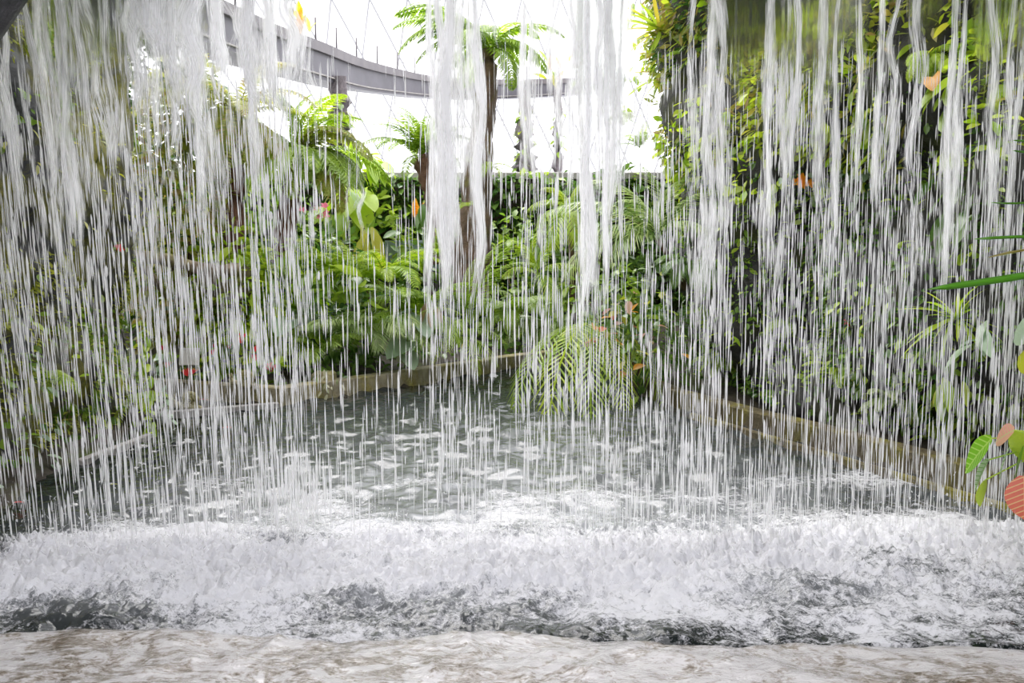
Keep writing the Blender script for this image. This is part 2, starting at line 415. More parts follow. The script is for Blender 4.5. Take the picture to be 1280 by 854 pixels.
# ------------------------------------------------------------------ leaf, frond and flower shapes
def leaf_vf(kind, seed=0):
    r = random.Random(seed * 31 + hash(kind) % 1 + len(kind))
    n = 7
    V, F = [], []
    bend = r.uniform(0.25, 0.6); twist = r.uniform(-0.25, 0.25)
    for i in range(n + 1):
        t = i / n
        if kind == 'lance': w = 0.16 * math.sin(math.pi * min(1, t * 0.96 + 0.04)) ** 0.8
        elif kind == 'oval': w = 0.27 * math.sin(math.pi * min(1, t * 0.95 + 0.05)) ** 0.7
        elif kind == 'heart': w = 0.47 * (math.sqrt(max(0, 1 - ((t - 0.28) / 0.72) ** 2)) if t > 0.28 else (0.72 + t)) * (1 - 0.35 * t)
        elif kind == 'strap': w = 0.035 * math.sin(math.pi * min(1, t * 0.9 + 0.08)) ** 0.5
        elif kind == 'petal': w = 0.3 * math.sin(math.pi * min(1, t * 0.9 + 0.05)) ** 0.6
        if i == n: w = 0.002
        x = t; z = -bend * t * t * (0.55 if kind != 'strap' else 0.9)
        back = 0.22 * (1 - t / 0.28) if (kind == 'heart' and t < 0.28) else 0
        up = 0.28 * w
        tw = twist * t
        V.append((x - back, w * math.cos(tw), z + up + w * math.sin(tw)))
        V.append((x, 0, z))
        V.append((x - back, -w * math.cos(tw), z + up - w * math.sin(tw)))
    for i in range(n):
        a = i * 3
        F += [(a, a + 1, a + 4, a + 3), (a + 1, a + 2, a + 5, a + 4)]
    return V, F
def leaf_mesh(kind, mat, var):
    return cached(('leaf', kind, mat, var), lambda: mesh_np('leaf_' + kind, *leaf_vf(kind, var), mat, True))
def frond_vf(kind, seed):
    r = random.Random(seed * 77 + 5)
    # pairs, leaflet length, width, sweep angle, arch start, arch end, leaflet droop
    spec = {'fern': (27, 0.20, 0.030, 72, 38, -52, 0.35), 'palm': (30, 0.34, 0.018, 52, 34, -48, 0.55),
            'cycad': (25, 0.20, 0.013, 56, 26, -55, 0.5), 'sword': (34, 0.10, 0.022, 82, 55, -70, 0.15),
            'lace': (24, 0.26, 0.040, 66, 30, -62, 0.5)}[kind]
    n, ll, lw, sw, a0, a1, dr = spec
    V, F, pts = [], [], []
    seg = 16; p = np.zeros(3); yaw = 0.0
    a1 = a1 + r.uniform(-14, 14)
    yb = r.uniform(-0.25, 0.25)
    dirs = []
    for i in range(seg + 1):
        t = i / seg
        a = math.radians(a0 + (a1 - a0) * t ** 1.1); yaw = yb * t
        d = np.array([math.cos(a) * math.cos(yaw), math.cos(a) * math.sin(yaw), math.sin(a)])
        dirs.append(d); pts.append(p.copy()); p = p + d / seg
    tv, tf = tube_vf(pts, [0.010 * (1 - 0.75 * i / seg) for i in range(seg + 1)], 4)
    V += [tuple(v) for v in tv]; F += tf
    P = np.array(pts); D = np.array(dirs)
    for i in range(n):
        t = 0.10 + 0.88 * i / (n - 1)
        f = t * seg; k = min(int(f), seg - 1); fr = f - k
        c = P[k] * (1 - fr) + P[k + 1] * fr; d = D[k] * (1 - fr) + D[k + 1] * fr; d /= np.linalg.norm(d)
        side = np.cross(np.array([0, 0, 1.0]), d); side /= np.linalg.norm(side); nor = np.cross(d, side)
        if kind == 'sword': prof = min(1, (1 - t) * 3 + 0.15)
        elif kind == 'lace': prof = math.sin(math.pi * (0.12 + 0.86 * t)) ** 0.7
        else: prof = (math.sin(math.pi * (0.18 + 0.80 * t)) ** 0.65)
        L = ll * max(prof, 0.12) * r.uniform(0.9, 1.08)
        s = math.radians(sw - 22 * t + r.uniform(-5, 5))
        for sg in (1, -1):
            ld = math.cos(s) * d + math.sin(s) * sg * side + nor * (0.10 - dr * 0.35)
            ld /= np.linalg.norm(ld)
            w = np.cross(ld, nor); w /= np.linalg.norm(w)
            m = c + ld * L * 0.45; e = c + ld * L - np.array([0, 0, dr * L * 0.6])
            b = len(V)
            hw = lw * 0.5 * (0.6 + 0.4 * prof)
            V += [tuple(c + w * hw * 0.4), tuple(c - w * hw * 0.4), tuple(m - w * hw), tuple(m + nor * hw * 0.3), tuple(m + w * hw), tuple(e)]
            F += [(b, b + 1, b + 2, b + 3), (b, b + 3, b + 4), (b + 3, b + 2, b + 5), (b + 4, b + 3, b + 5)]
            if kind == 'lace':      # toothed leaflets: small side lobes
                for q in (0.25, 0.5, 0.72):
                    cc = c + ld * L * q; b = len(V); h = lw * 1.5 * (1 - q * 0.6)
                    for s2 in (1, -1):
                        b = len(V)
                        V += [tuple(cc - ld * 0.008), tuple(cc + ld * 0.012), tuple(cc + w * s2 * h + ld * h * 0.7 - nor * 0.01)]
                        F.append((b, b + 1, b + 2))
    return V, F
def frond_mesh(kind, mat, var):
    return cached(('frond', kind, mat, var), lambda: mesh_np('frond_' + kind, *frond_vf(kind, var), mat, False))

def fern(name, label, loc, size, nf, kind='fern', mat='fern', tilt=(-10, 30), az=(0, 360), cat='fern', group=None, jit=0.25, seed=None):
    r = random.Random(seed if seed is not None else hash((round(loc[0], 2), round(loc[1], 2))) & 0xffff)
    t = thing(name, label, cat, loc, group)
    for i in range(nf):
        a = math.radians(az[0] + (az[1] - az[0]) * (i + r.uniform(0.1, 0.9)) / nf)
        tl = math.radians(r.uniform(*tilt))
        link('frond', frond_mesh(kind, mat, r.randrange(4)), t, (0, 0, 0), (r.uniform(-0.3, 0.3), -tl, a), size * r.uniform(1 - jit, 1 + jit))
    return t
def frond_to(t, a, b, kind, mat, var, roll=0.0):
    """one frond of thing t that springs at a (local) and whose tip reaches b (local)"""
    me = frond_mesh(kind, mat, var)
    n = 16; tip = np.array(me.vertices[(n) * 4].co) if False else None
    # tip of the rachis: the last ring of the tube
    ring = [me.vertices[n * 4 + k].co for k in range(4)]
    tipv = sum(ring, Vector()) / 4
    d = Vector(b) - Vector(a)
    s = d.length / tipv.length
    # keep the arch upright: align headings first, then pitch
    az = math.atan2(d.y, d.x) - math.atan2(tipv.y, tipv.x)
    el = math.atan2(d.z, math.hypot(d.x, d.y)) - math.atan2(tipv.z, math.hypot(tipv.x, tipv.y))
    return link('frond', me, t, a, (roll, -el, az), s)

def grass(name, label, loc, size, n, mat='grass', az=(0, 360), tilt=(15, 75), cat='grass tuft', width=1.0):
    r = random.Random(int(loc[0] * 991 + loc[2] * 77))
    t = thing(name, label, cat, loc)
    for i in range(n):
        a = math.radians(az[0] + (az[1] - az[0]) * (i + r.random()) / n)
        s = size * r.uniform(0.7, 1.15)
        link('blade', leaf_mesh('strap', mat, r.randrange(5)), t, (r.uniform(-.03, .03) * size, r.uniform(-.03, .03) * size, 0),
             (r.uniform(-.5, .5), -math.radians(r.uniform(*tilt)), a), (s, s * width, s))
    return t
def leaf_cloud_vf(n, rad, lsize, kind, seed, shell=0.55):
    r = np.random.default_rng(seed)
    base = np.array(leaf_vf(kind, seed % 5)[0]); F0 = leaf_vf(kind, 0)[1]
    base = base[[0, 1, 2, 9, 10, 11, 15, 16, 17, 21, 22, 23]]        # coarser leaf: 4 cross rows
    F0 = []
    for i in range(3):
        a = i * 3; F0 += [(a, a + 1, a + 4, a + 3), (a + 1, a + 2, a + 5, a + 4)]
    F0 = np.array(F0)
    d = r.normal(size=(n, 3)); d /= np.linalg.norm(d, axis=1)[:, None]
    k = shell + (1 - shell) * r.random(n) ** 0.6
    lump = 1 + 0.35 * fbm(d[:, 0] * 2.2, d[:, 1] * 2.2, d[:, 2] * 2.2 + seed, 3, seed)
    P = d * (k * lump)[:, None] * np.array(rad)
    az = np.arctan2(d[:, 1], d[:, 0]) + r.normal(size=n) * 0.8
    el = np.arcsin(np.clip(d[:, 2], -1, 1)) * 0.4 - 0.25 + r.normal(size=n) * 0.45
    ro = r.normal(size=n) * 0.6
    s = lsize * r.uniform(0.6, 1.25, n)
    ca, sa, ce, se, cr, sr = np.cos(az), np.sin(az), np.cos(el), np.sin(el), np.cos(ro), np.sin(ro)
    x, y, z = base[None, :, 0], base[None, :, 1], base[None, :, 2]
    y2 = y * cr[:, None] - z * sr[:, None]; z2 = y * sr[:, None] + z * cr[:, None]
    x3 = x * ce[:, None] - z2 * se[:, None]; z3 = x * se[:, None] + z2 * ce[:, None]
    X = x3 * ca[:, None] - y2 * sa[:, None]; Yv = x3 * sa[:, None] + y2 * ca[:, None]
    V = np.stack([X, Yv, z3], 2) * s[:, None, None] + P[:, None, :]
    F = (F0[None] + (np.arange(n) * len(base))[:, None, None]).reshape(-1, 4)
    return V.reshape(-1, 3), F, P, az, el
def shrub(name, label, loc, rad, n, lsize, kind='oval', mat='leaf_mid', cat='shrub', group=None, nparts=14, seed=None, stem=True):
    seed = seed if seed is not None else int(abs(loc[0] * 131 + loc[1] * 17 + loc[2] * 7)) + n
    t = thing(name, label, cat, loc, group)
    V, F, P, az, el = leaf_cloud_vf(n, rad, lsize, kind, seed)
    V = V + np.array([0, 0, rad[2] * 0.8])
    stuff(link('foliage', mesh_np('foliage', V, F, mat, True), t))
    r = random.Random(seed)
    for i in range(nparts):                                         # the larger outer leaves facing the pool
        th = math.radians(r.uniform(200, 340)); ph = r.uniform(-0.3, 0.9)
        p = Vector((math.cos(th) * math.cos(ph) * rad[0], math.sin(th) * math.cos(ph) * rad[1], math.sin(ph) * rad[2] + rad[2] * 0.8)) * 1.0
        s = lsize * r.uniform(1.3, 1.9)
        link('leaf', leaf_mesh(kind, mat, r.randrange(5)), t, p, (r.uniform(-.5, .5), r.uniform(-0.1, 0.7), th + r.uniform(-.7, .7)), s)
    if stem:
        for k in range(3):
            a = k * 2.1 + seed
            e = (math.cos(a) * rad[0] * .45, math.sin(a) * rad[1] * .45, rad[2] * 1.1)
            link('stem', tube_mesh('stem', [(0, 0, 0), (e[0] * .4, e[1] * .4, e[2] * .5), e], [0.025, 0.018, 0.008], 'stem_brown', 5), t)
    return t
def leafy(name, label, loc, nor, n, lsize, spread, kind='oval', mat='leaf_mid', cat='plant', mats=None, droop=0.35, reach=0.12, group=None):
    """a plant rooted on a face with outward normal nor: every leaf and its stalk set singly"""
    r = random.Random(int(abs(loc[0] * 311 + loc[1] * 53 + loc[2] * 997)))
    t = thing(name, label, cat, loc, group)
    nor = Vector(nor).normalized(); ta = nor.cross(Vector((0, 0, 1))).normalized()
    for i in range(n):
        sx, sz = r.gauss(0, 0.5) * spread, r.gauss(0, 0.5) * spread
        p = ta * sx + Vector((0, 0, sz)) + nor * r.uniform(0.03, reach)
        d = (nor * r.uniform(0.4, 1.0) + ta * (r.uniform(-.7, .7) + sx / spread * .5) + Vector((0, 0, r.uniform(-.5, .5) - droop))).normalized()
        az, el = math.atan2(d.y, d.x), math.asin(d.z)
        mm = mat if mats is None else r.choice(mats)
        link('leaf', leaf_mesh(kind, mm, r.randrange(5)), t, p, (r.uniform(-.6, .6), -el, az), lsize * r.uniform(0.65, 1.25))
    st = [tuple(nor * 0.01), tuple(nor * reach * .7 + Vector((0, 0, spread * .2))), tuple(nor * reach + Vector((0, 0, -spread * .3)))]
    link('stem', tube_mesh('stem', st, [0.008, 0.006, 0.003], 'stem', 5), t)
    return t
def vine(name, label, pts, n, lsize, kind='oval', mat='leaf_mid', stem='stem', cat='vine', rad=0.006):
    r = random.Random(int(abs(pts[0][0] * 311 + pts[0][2] * 997)))
    base = Vector(pts[0]); t = thing(name, label, cat, base)
    P = [Vector(p) - base for p in pts]
    fine = []
    for i in range(len(P) - 1):
        for k in range(4): fine.append(P[i].lerp(P[i + 1], k / 4) + Vector((r.uniform(-.015, .015), r.uniform(-.015, .015), 0)))
    fine.append(P[-1])
    link('stem', tube_mesh('stem', fine, rad, stem, 5), t)
    for i in range(n):
        f = (i + r.random()) / n * (len(fine) - 1); k = min(int(f), len(fine) - 2)
        p = fine[k].lerp(fine[k + 1], f - k)
        link('leaf', leaf_mesh(kind, mat, r.randrange(5)), t, p, (r.uniform(-.5, .5), r.uniform(-.1, .9), math.radians(r.uniform(190, 350))), lsize * r.uniform(.7, 1.25))
    return t
def blossom(t, p, size, mat, n=5, name='flower', face=-math.pi / 2):
    """n petals round p, as one flower part of thing t with petals as its sub-parts"""
    c = cached(('bud', mat), lambda: mesh_np('flower_eye', *tube_vf([(0, 0, -.12), (0, 0, 0.0), (0, 0, .08)], [.06, .12, .03], 6), mat, True))
    f = link(name, c, t, p, (1.1, 0, face + math.pi / 2), size)
    for k in range(n):
        link('petal', leaf_mesh('petal', mat, k % 3), f, (0, 0, 0), (0, -0.35, 2 * math.pi * k / n), 0.9)
    return f

# ================================================================== THE SETTING
POOL = np.array([(-3.45, 1.0), (-3.4, 5.4), (-3.5, 6.6), (-3.75, 8.3), (-4.9, 9.75), (-2.65, 8.95), (-1.2, 10.6), (0.1, 12.2), (0.8, 12.9),
                 (1.35, 12.0), (1.5, 10.5), (1.77, 9.0), (2.4, 7.45), (3.14, 5.77), (3.55, 4.8), (3.65, 1.0)])
def inside_pool(x, y):
    x, y = np.asarray(x, float), np.asarray(y, float); c = np.zeros(x.shape, bool)
    n = len(POOL)
    for i in range(n):
        (x1, y1), (x2, y2) = POOL[i], POOL[(i + 1) % n]
        cond = ((y1 > y) != (y2 > y)) & (x < (x2 - x1) * (y - y1) / (y2 - y1 + 1e-12) + x1)
        c ^= cond
    return c
def pool_dist(x, y):
    x, y = np.asarray(x, float), np.asarray(y, float); d = np.full(x.shape, 1e9)
    n = len(POOL)
    for i in range(n):
        a, b = POOL[i], POOL[(i + 1) % n]; ab = b - a
        t = np.clip(((x - a[0]) * ab[0] + (y - a[1]) * ab[1]) / (ab @ ab), 0, 1)
        d = np.minimum(d, np.hypot(x - a[0] - t * ab[0], y - a[1] - t * ab[1]))
    return d
def ground_z(x, y):
    d = pool_dist(x, y); ins = inside_pool(x, y)
    bank = 0.10 + 0.16 * np.clip(d - 0.3, 0, 5.0) + 0.10 * fbm(x * .9, y * .9, 0, 3, 5)
    return np.where(ins, -0.06 - 0.5 * np.clip(d, 0, 1), np.where(d < 0.25, 0.05, bank))

# ground (planted bank and pool bed)
nx, ny = 110, 150
gx, gy = np.meshgrid(np.linspace(-12, 12, nx), np.linspace(2.9, 30, ny), indexing='ij')
G_V = np.stack([gx, gy, ground_z(gx, gy)], 2).reshape(-1, 3); G_F = grid_faces(nx, ny)[:, ::-1]
o = struct(link('ground', mesh_np('ground', G_V, G_F, 'soil', True)))
o['label'] = 'dark planted soil bank around the pool'

def wall_strip(path, h, nu, nv, amp, lean, seed, z0=-0.4, flip=False, freq=0.9):
    path = np.array(path, float)
    seg = np.hypot(*np.diff(path, axis=0).T); s = np.concatenate([[0], np.cumsum(seg)])
    u = np.linspace(0, s[-1], nu)
    X, Y = np.interp(u, s, path[:, 0]), np.interp(u, s, path[:, 1])
    dx, dy = np.gradient(X), np.gradient(Y); L = np.hypot(dx, dy)
    nxv, nyv = -dy / L, dx / L
    if flip: nxv, nyv = -nxv, -nyv
    Z = np.linspace(z0, h, nv)
    ZZ = np.broadcast_to(Z, (nu, nv)); UU = np.broadcast_to(u[:, None], (nu, nv))
    d = amp * (fbm(UU * freq, ZZ * freq, 0, 5, seed) * 1.6 + 0.5 * (np.abs(vnoise(UU * 2.2, ZZ * 1.4, 3, seed + 3)) - .4))
    d = d * sstep(z0, z0 + 0.9, ZZ) + lean * np.clip(ZZ, 0, 9)
    V = np.stack([X[:, None] + nxv[:, None] * d, Y[:, None] + nyv[:, None] * d, ZZ], 2).reshape(-1, 3)
    F = grid_faces(nu, nv)
    return V, F
WL_V, WL_F = wall_strip([(-3.75, -3), (-3.7, 3), (-3.75, 5.4), (-3.85, 6.8), (-4.15, 8.5), (-5.3, 9.9), (-8.5, 10.6)], 6.4, 150, 90, 0.42, 0.03, 3, flip=True)
o = struct(link('wall_left', mesh_np('wall_left', WL_V, WL_F, 'rock_l', True))); o['label'] = 'mossy wet rock face left of the pool'
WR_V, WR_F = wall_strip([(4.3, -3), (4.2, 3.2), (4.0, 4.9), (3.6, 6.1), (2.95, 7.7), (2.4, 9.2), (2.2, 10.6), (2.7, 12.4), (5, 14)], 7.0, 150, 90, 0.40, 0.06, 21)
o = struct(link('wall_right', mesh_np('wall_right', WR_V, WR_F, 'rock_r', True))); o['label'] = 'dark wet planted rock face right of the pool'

# rock overhang over the viewer; the water falls from its lip
nu, nv = 90, 40
ux, uy = np.meshgrid(np.linspace(-4.6, 5.0, nu), np.linspace(2.95, 4.7, nv), indexing='ij')
lipd = sstep(3.6, 4.75, uy)
cz = 3.75 + 0.28 * fbm(ux * 1.1, uy * 1.1, 0, 4, 9) - 0.10 * lipd
# a lower nose of rock at the left, nearer than the water
nose = np.exp(-(((ux + 2.6) / 1.05) ** 2 + ((uy - 3.35) / 0.42) ** 2))
cz = cz - 1.6 * nose
bot = np.stack([ux, uy, cz], 2); top = np.stack([ux, uy, np.full_like(ux, 4.7)], 2)
CV = np.concatenate([bot.reshape(-1, 3), top.reshape(-1, 3)]); gf = grid_faces(nu, nv); off = nu * nv
side = []
ring = [i * nv for i in range(nu)] + [(nu - 1) * nv + j for j in range(1, nv)] + [i * nv + nv - 1 for i in range(nu - 2, -1, -1)] + [j for j in range(nv - 2, 0, -1)]
for a, b in zip(ring, ring[1:] + ring[:1]): side.append((a, b, b + off, a + off))
o = struct(link('ceiling', mesh_np('ceiling', CV, np.concatenate([gf[:, ::-1], gf + off, np.array(side)]), 'rock_cave', True)))
o['label'] = 'dark rock overhang from which the water falls'
# wet stone ledge in front, under a thin running film of water
nu, nv = 420, 200
fx, fy = np.meshgrid(np.linspace(-4.2, 4.6, nu), np.linspace(-3.0, 3.36, nv) , indexing='ij')
edge = 3.28 + 0.16 * fbm(fx * 1.2, fx * 0 + 3, 0, 3, 8) - 0.035 * fx
fy2 = -3.0 + (fy + 3.0) / 6.36 * (edge + 3.0)
rip = 0.012 * fbm(fx * 2.5 + 0.8 * fy2, fy2 * 6 - fx * 1.2, 0, 4, 31) + 0.006 * vnoise(fx * 11 + fy2 * 5, fy2 * 24, 0, 33)
crest = 1 - np.abs(fbm(fx * 1.3 + fy2 * 0.9, fy2 * 2.2 - fx * .45, 0, 3, 35)) * 7
rip = rip * 1.5 + 0.020 * np.clip(crest, 0, 1) ** 2
fz = 0.035 + rip - 0.10 * sstep(edge - 0.10, edge, fy2) 
o = struct(link('floor', mesh_np('floor', np.stack([fx, fy2, fz], 2).reshape(-1, 3), grid_faces(nu, nv), 'film', True)))
o['label'] = 'brown stone ledge under a thin running film of water'

# pool water with the foam where the curtain lands
ys = [3.1]
while ys[-1] < 13.2: ys.append(ys[-1] + (0.014 + 0.004 * max(0, ys[-1] - 4.6)))
ys = np.array(ys); xs = np.linspace(-4.9, 3.9, 660)
PX, PY = np.meshgrid(xs, ys, indexing='ij')
line = 4.22 + 0.10 * np.sin(PX * 0.9) + 0.10 * fbm(PX * 1.3, 0 * PX, 0, 3, 2)
dl = PY - line
foam = np.exp(-(np.where(dl < 0, dl / 0.62, dl / 0.42)) ** 2)
patch = 0.5 + 0.9 * fbm(PX * 1.5, PY * 2.6, 0, 4, 14)
# loosened froth drifting towards the ledge and outwards
drift = 0.40 * sstep(5.6, 4.6, PY) + 0.22 * sstep(4.0, 3.4, PY) * 0
foam_a = np.interp(dl, [-1.1, -.85, -.5, -.28, .12, .36, .8, 1.7, 2.5], [.50, .55, .585, .70, .78, .60, .50, .43, .1]) + (patch - .5) * .30
foam_a = foam_a * sstep(-3.55, -2.3, PX) * (1 - 0.55 * sstep(2.9, 3.5, PX))
wx = PX * .92 + PY * .38 + .22 * fbm(PX * 2.1, PY * 2.1, 0, 3, 61); wy = PY * .92 - PX * .38 + .22 * fbm(PX * 2.3, PY * 2.3, 4, 3, 62)
h = 0.020 * fbm(PX * 1.4, PY * 2.4, 0, 2, 51) + 0.045 * fbm(wx * 3.8, wy * 4.8, 0, 3, 52) + 0.030 * fbm(PX * 5.5 - wy, PY * 7.5 + wx, 0, 2, 63) + 0.004 * fbm(PX * 14, PY * 18, 0, 2, 53)
boil = np.clip(foam * (0.6 + 0.8 * patch), 0, 1.3)
h = h + boil * (0.03 + 0.05 * np.abs(fbm(PX * 3, PY * 5, 0, 5, 54)) + 0.045 * fbm(PX * 15, PY * 17, 0, 4, 55) + 0.045 * np.abs(vnoise(PX * 38, PY * 36, 0, 57)) + .03 * vnoise(PX * 62, PY * 40, 0, 58))
h = h + 0.05 * np.exp(-((dl + 0.45) / 0.30) ** 2) * fbm(PX * 9, PY * 12, 0, 4, 56)
h[PY < 3.2] -= 0.03
pf = grid_faces(len(xs), len(ys))
keep = (inside_pool(PX, PY) | (pool_dist(PX, PY) < 0.12)).ravel()
pf = pf[keep[pf].all(1)]
me = mesh_np('pool_water', np.stack([PX, PY, h], 2).reshape(-1, 3), pf, 'pool', True)
aer_sheen = np.exp(-np.clip(PY - 4.8, 0, 9) / 2.2) * sstep(3.2, 4.0, PY) * sstep(-3.4, -1.8, PX) * (1 - .7 * sstep(1.2, 2.6, PX)) * (.75 + .5 * fbm(PX * 2, PY * 3, 0, 3, 77))  # bubble whiteness and painted sky reflection, fading with distance and at the sides
at = me.attributes.new('bubbles_and_sky_sheen', 'FLOAT', 'POINT'); at.data.foreach_set('value', np.clip(aer_sheen, 0, 1).astype(np.float32).ravel())
at = me.attributes.new('foam', 'FLOAT', 'POINT'); at.data.foreach_set('value', foam_a.astype(np.float32).ravel())
o = stuff(link('pool_water', me)); tag(o, 'dark rippled pool water churned to white foam under the waterfall', 'water')

# kerbs round the pool (each straight run a trim, its stones single parts)
tn = [0]
def kerb_run(a, b, width, z0, z1, mat, label, stone=0.7, out=1):
    a, b = Vector((a[0], a[1], 0)), Vector((b[0], b[1], 0)); d = b - a; L = d.length
    tn[0] += 1
    t = bpy.data.objects.new('trim_%d' % tn[0], None); col.objects.link(t); struct(t); t['label'] = label
    t.location = a; t.rotation_euler = (0, 0, math.atan2(d.y, d.x))
    n = max(1, round(L / stone)); sl = L / n
    me = mesh_np('kerb_stone', *box_vf(sl - 0.008, width, z1 - z0, 0.012), mat)
    for i in range(n):
        link('kerb_stone', me, t, ((i + .5) * sl, out * width / 2, z0 + random.uniform(-.006, .006)), (0, 0, random.uniform(-.006, .006)))
    return t
kerb_run((-4.9, 9.75), (-2.65, 8.95), 0.16, -0.3, 0.20, 'kerb', 'pale stone kerb below the sign', out=1)
kerb_run((-2.65, 8.95), (-1.2, 10.6), 0.20, -0.3, 0.20, 'kerb', 'mossy stone kerb of the left planter', out=1)
kerb_run((-1.2, 10.6), (0.1, 12.2), 0.20, -0.3, 0.20, 'kerb', 'mossy stone kerb below the ferns', out=1)
kerb_run((0.1, 12.2), (0.8, 12.9), 0.20, -0.3, 0.20, 'kerb', 'far kerb of the pool', out=1)
kerb_run((1.77, 9.0), (1.5, 10.5), 0.18, -0.3, 0.18, 'kerb_r', 'far dark kerb right of the pool', out=-1)
kerb_run((2.4, 7.45), (1.77, 9.0), 0.18, -0.3, 0.18, 'kerb_r', 'brown mossy kerb right of the pool', stone=0.85, out=-1)
kerb_run((3.14, 5.77), (2.4, 7.45), 0.18, -0.3, 0.18, 'kerb_r', 'brown mossy kerb under the right wall', stone=0.85, out=-1)
kerb_run((3.55, 4.8), (3.14, 5.77), 0.18, -0.3, 0.18, 'kerb_r', 'near end of the right kerb', out=-1)
# thin overflow edge across the left recess and along the right wall
for p, q, lab in (((-3.80, 8.15), (-2.6, 8.80), 'thin wet overflow edge across the left recess'), ((-3.42, 6.2), (-3.3, 7.2), 'wet ledge at the foot of the left rock face')):
    kerb_run(p, q, 0.06, -0.2, 0.055, 'ledge', lab, stone=2.0)
kerb_run((1.9, 8.25), (3.45, 4.55), 0.05, -0.2, 0.05, 'kerb_r', 'thin wet step along the right kerb', stone=5.0, out=-1)
# grey wall at the back of the left planter
kerb_run((-5.0, 10.5), (-3.3, 10.15), 0.18, 0.0, 0.52, 'ledge', 'low grey wall behind the sign', stone=1.8)

# far planted wall with its coping and blue grey panel
V, F = wall_strip([(-7.5, 15.6), (-3, 15.4), (6.0, 15.8)], 3.25, 90, 30, 0.15, 0.0, 61, flip=True)
PW_V, PW_F = V, F
o = struct(link('wall_far', mesh_np('wall_far', V, F, 'soil', True))); o['label'] = 'dark planted wall at the far end of the garden'
cop = link('coping', mesh_np('coping', *box_vf(13.6, 0.5, 0.13, 0.02), 'ledge'), o, (-.75, 15.7, 3.22))
pn = W(515, 320, 14.6)
t = tag(link('screen_panel', mesh_np('screen_panel', *box_vf(0.98, 0.05, 0.55, 0.01), 'panel'), None, (pn.x, 14.6, pn.z - 0.27)), 'blue grey screen panel at the foot of the far planted wall', 'panel')
stand = mesh_np('panel_post', *box_vf(0.06, 0.06, 1.1), 'walk_trim')
for s in (-.44, .44): link('panel_post', stand, t, (s, 0.06, -0.75))

# ------------------------------------------------------------------ glasshouse frame and panes
gh = bpy.data.objects.new('window_1', None); col.objects.link(gh); struct(gh); gh['label'] = 'curved glasshouse roof of slender steel bars and panes'
def dome(a, b):
    """a: index along the eaves, b: up the curve -> point; bars lean right as they rise"""
    z = b * 2.75; x = -34 + a * 2.15 + 0.27 * z
    return Vector((x, 52 - 0.020 * z * z - 0.004 * (x + 6) ** 2, z))
NA, NB = 22, 11
for a in range(NA + 1):
    pts = [dome(a, b) for b in range(NB + 1)]
    link('glazing_bar', tube_mesh('glazing_bar', pts, 0.05, 'steel', 6), gh)
for k in range(-NB, NA + 1):
    pts = [dome(k + j, NB - j) for j in range(NB + 1) if 0 <= k + j <= NA]
    if len(pts) > 1: link('diagonal_bar', tube_mesh('diagonal_bar', pts, 0.05, 'steel', 6), gh)
for a in range(NA):
    for b in range(NB):
        # panes lie between the bars and the diagonals: two triangles per bay
        p, q, r_, s_ = dome(a, b), dome(a + 1, b), dome(a + 1, b + 1), dome(a, b + 1)
        c = (p + q + r_ + s_) / 4
        me = mesh_np('pane', [x - c for x in (p, q, r_, s_)], [(0, 1, 3), (1, 2, 3)], 'pane')
        link('pane', me, gh, c)

# ------------------------------------------------------------------ elevated walkway
path = [(205, 2, 11.8), (255, 22, 13), (300, 40, 14.5), (345, 58, 16), (400, 76, 18.5), (450, 93, 21.5), (500, 103, 25), (545, 109, 28), (620, 111.5, 31), (700, 109, 33.5), (770, 104, 35)]
thk = [62, 57, 52, 48, 43, 36, 29, 25, 22.5, 20, 18]
wp = [W(*p) for p in path]
walk = thing('elevated_walkway', 'grey curved elevated walkway crossing high in front of the white sky', 'walkway', wp[6])
base = wp[6]
def smooth_path(P, n):
    P = np.array([list(p) for p in P]); s = np.linspace(0, len(P) - 1, n); i = np.clip(s.astype(int), 0, len(P) - 2)
    out_ = []
    for k, f in zip(i, s - i):
        p0, p1, p2, p3 = P[max(k - 1, 0)], P[k], P[k + 1], P[min(k + 2, len(P) - 1)]
        out_.append(0.5 * (2 * p1 + (p2 - p0) * f + (2 * p0 - 5 * p1 + 4 * p2 - p3) * f * f + (3 * p1 - p0 - 3 * p2 + p3) * f ** 3))
    return np.array(out_)
cp = smooth_path([tuple(a) + (b / FPX * a.y,) for a, b in zip(wp, thk)], 60)
def loft(profile, mat, name):
    """profile: (offset away from viewer, fraction of depth up) rows swept along the walkway"""
    V, F = [], []; n = len(cp); k = len(profile)
    for i in range(n):
        d = cp[min(i + 1, n - 1)] - cp[max(i - 1, 0)]; nrm = np.array([-d[1], d[0], 0]); nrm /= np.linalg.norm(nrm)
        if nrm[1] < 0: nrm = -nrm
        for ofs, up in profile:
            V.append(cp[i, :3] + nrm * ofs + np.array([0, 0, up * cp[i, 3]]) - np.array(base))
    for i in range(n - 1):
        for j in range(k): F.append((i * k + j, i * k + (j + 1) % k, (i + 1) * k + (j + 1) % k, (i + 1) * k + j))
    F += [tuple(range(k)), tuple((n - 1) * k + j for j in range(k - 1, -1, -1))]
    return link(name, mesh_np(name, V, F, mat), walk)
loft([(0, -.5), (0, .22), (1.1, .22), (1.1, -.38)], 'walk', 'girder')
loft([(-.10, .22), (-.10, .5), (.15, .5), (.15, .22)], 'walk_trim', 'parapet')
loft([(-.05, -.40), (-.05, -.36), (0.02, -.36), (.02, -.40)], 'ledge', 'light_strip')
for i in range(2, 58, 3):
    p = cp[i] ; hgt = 0.52
    link('railing_post', tube_mesh('railing_post', [(0, 0, 0), (0, 0, hgt)], 0.022, 'walk_trim', 5), walk, Vector(p[:3]) + Vector((0, .05, .5 * p[3])) - base)
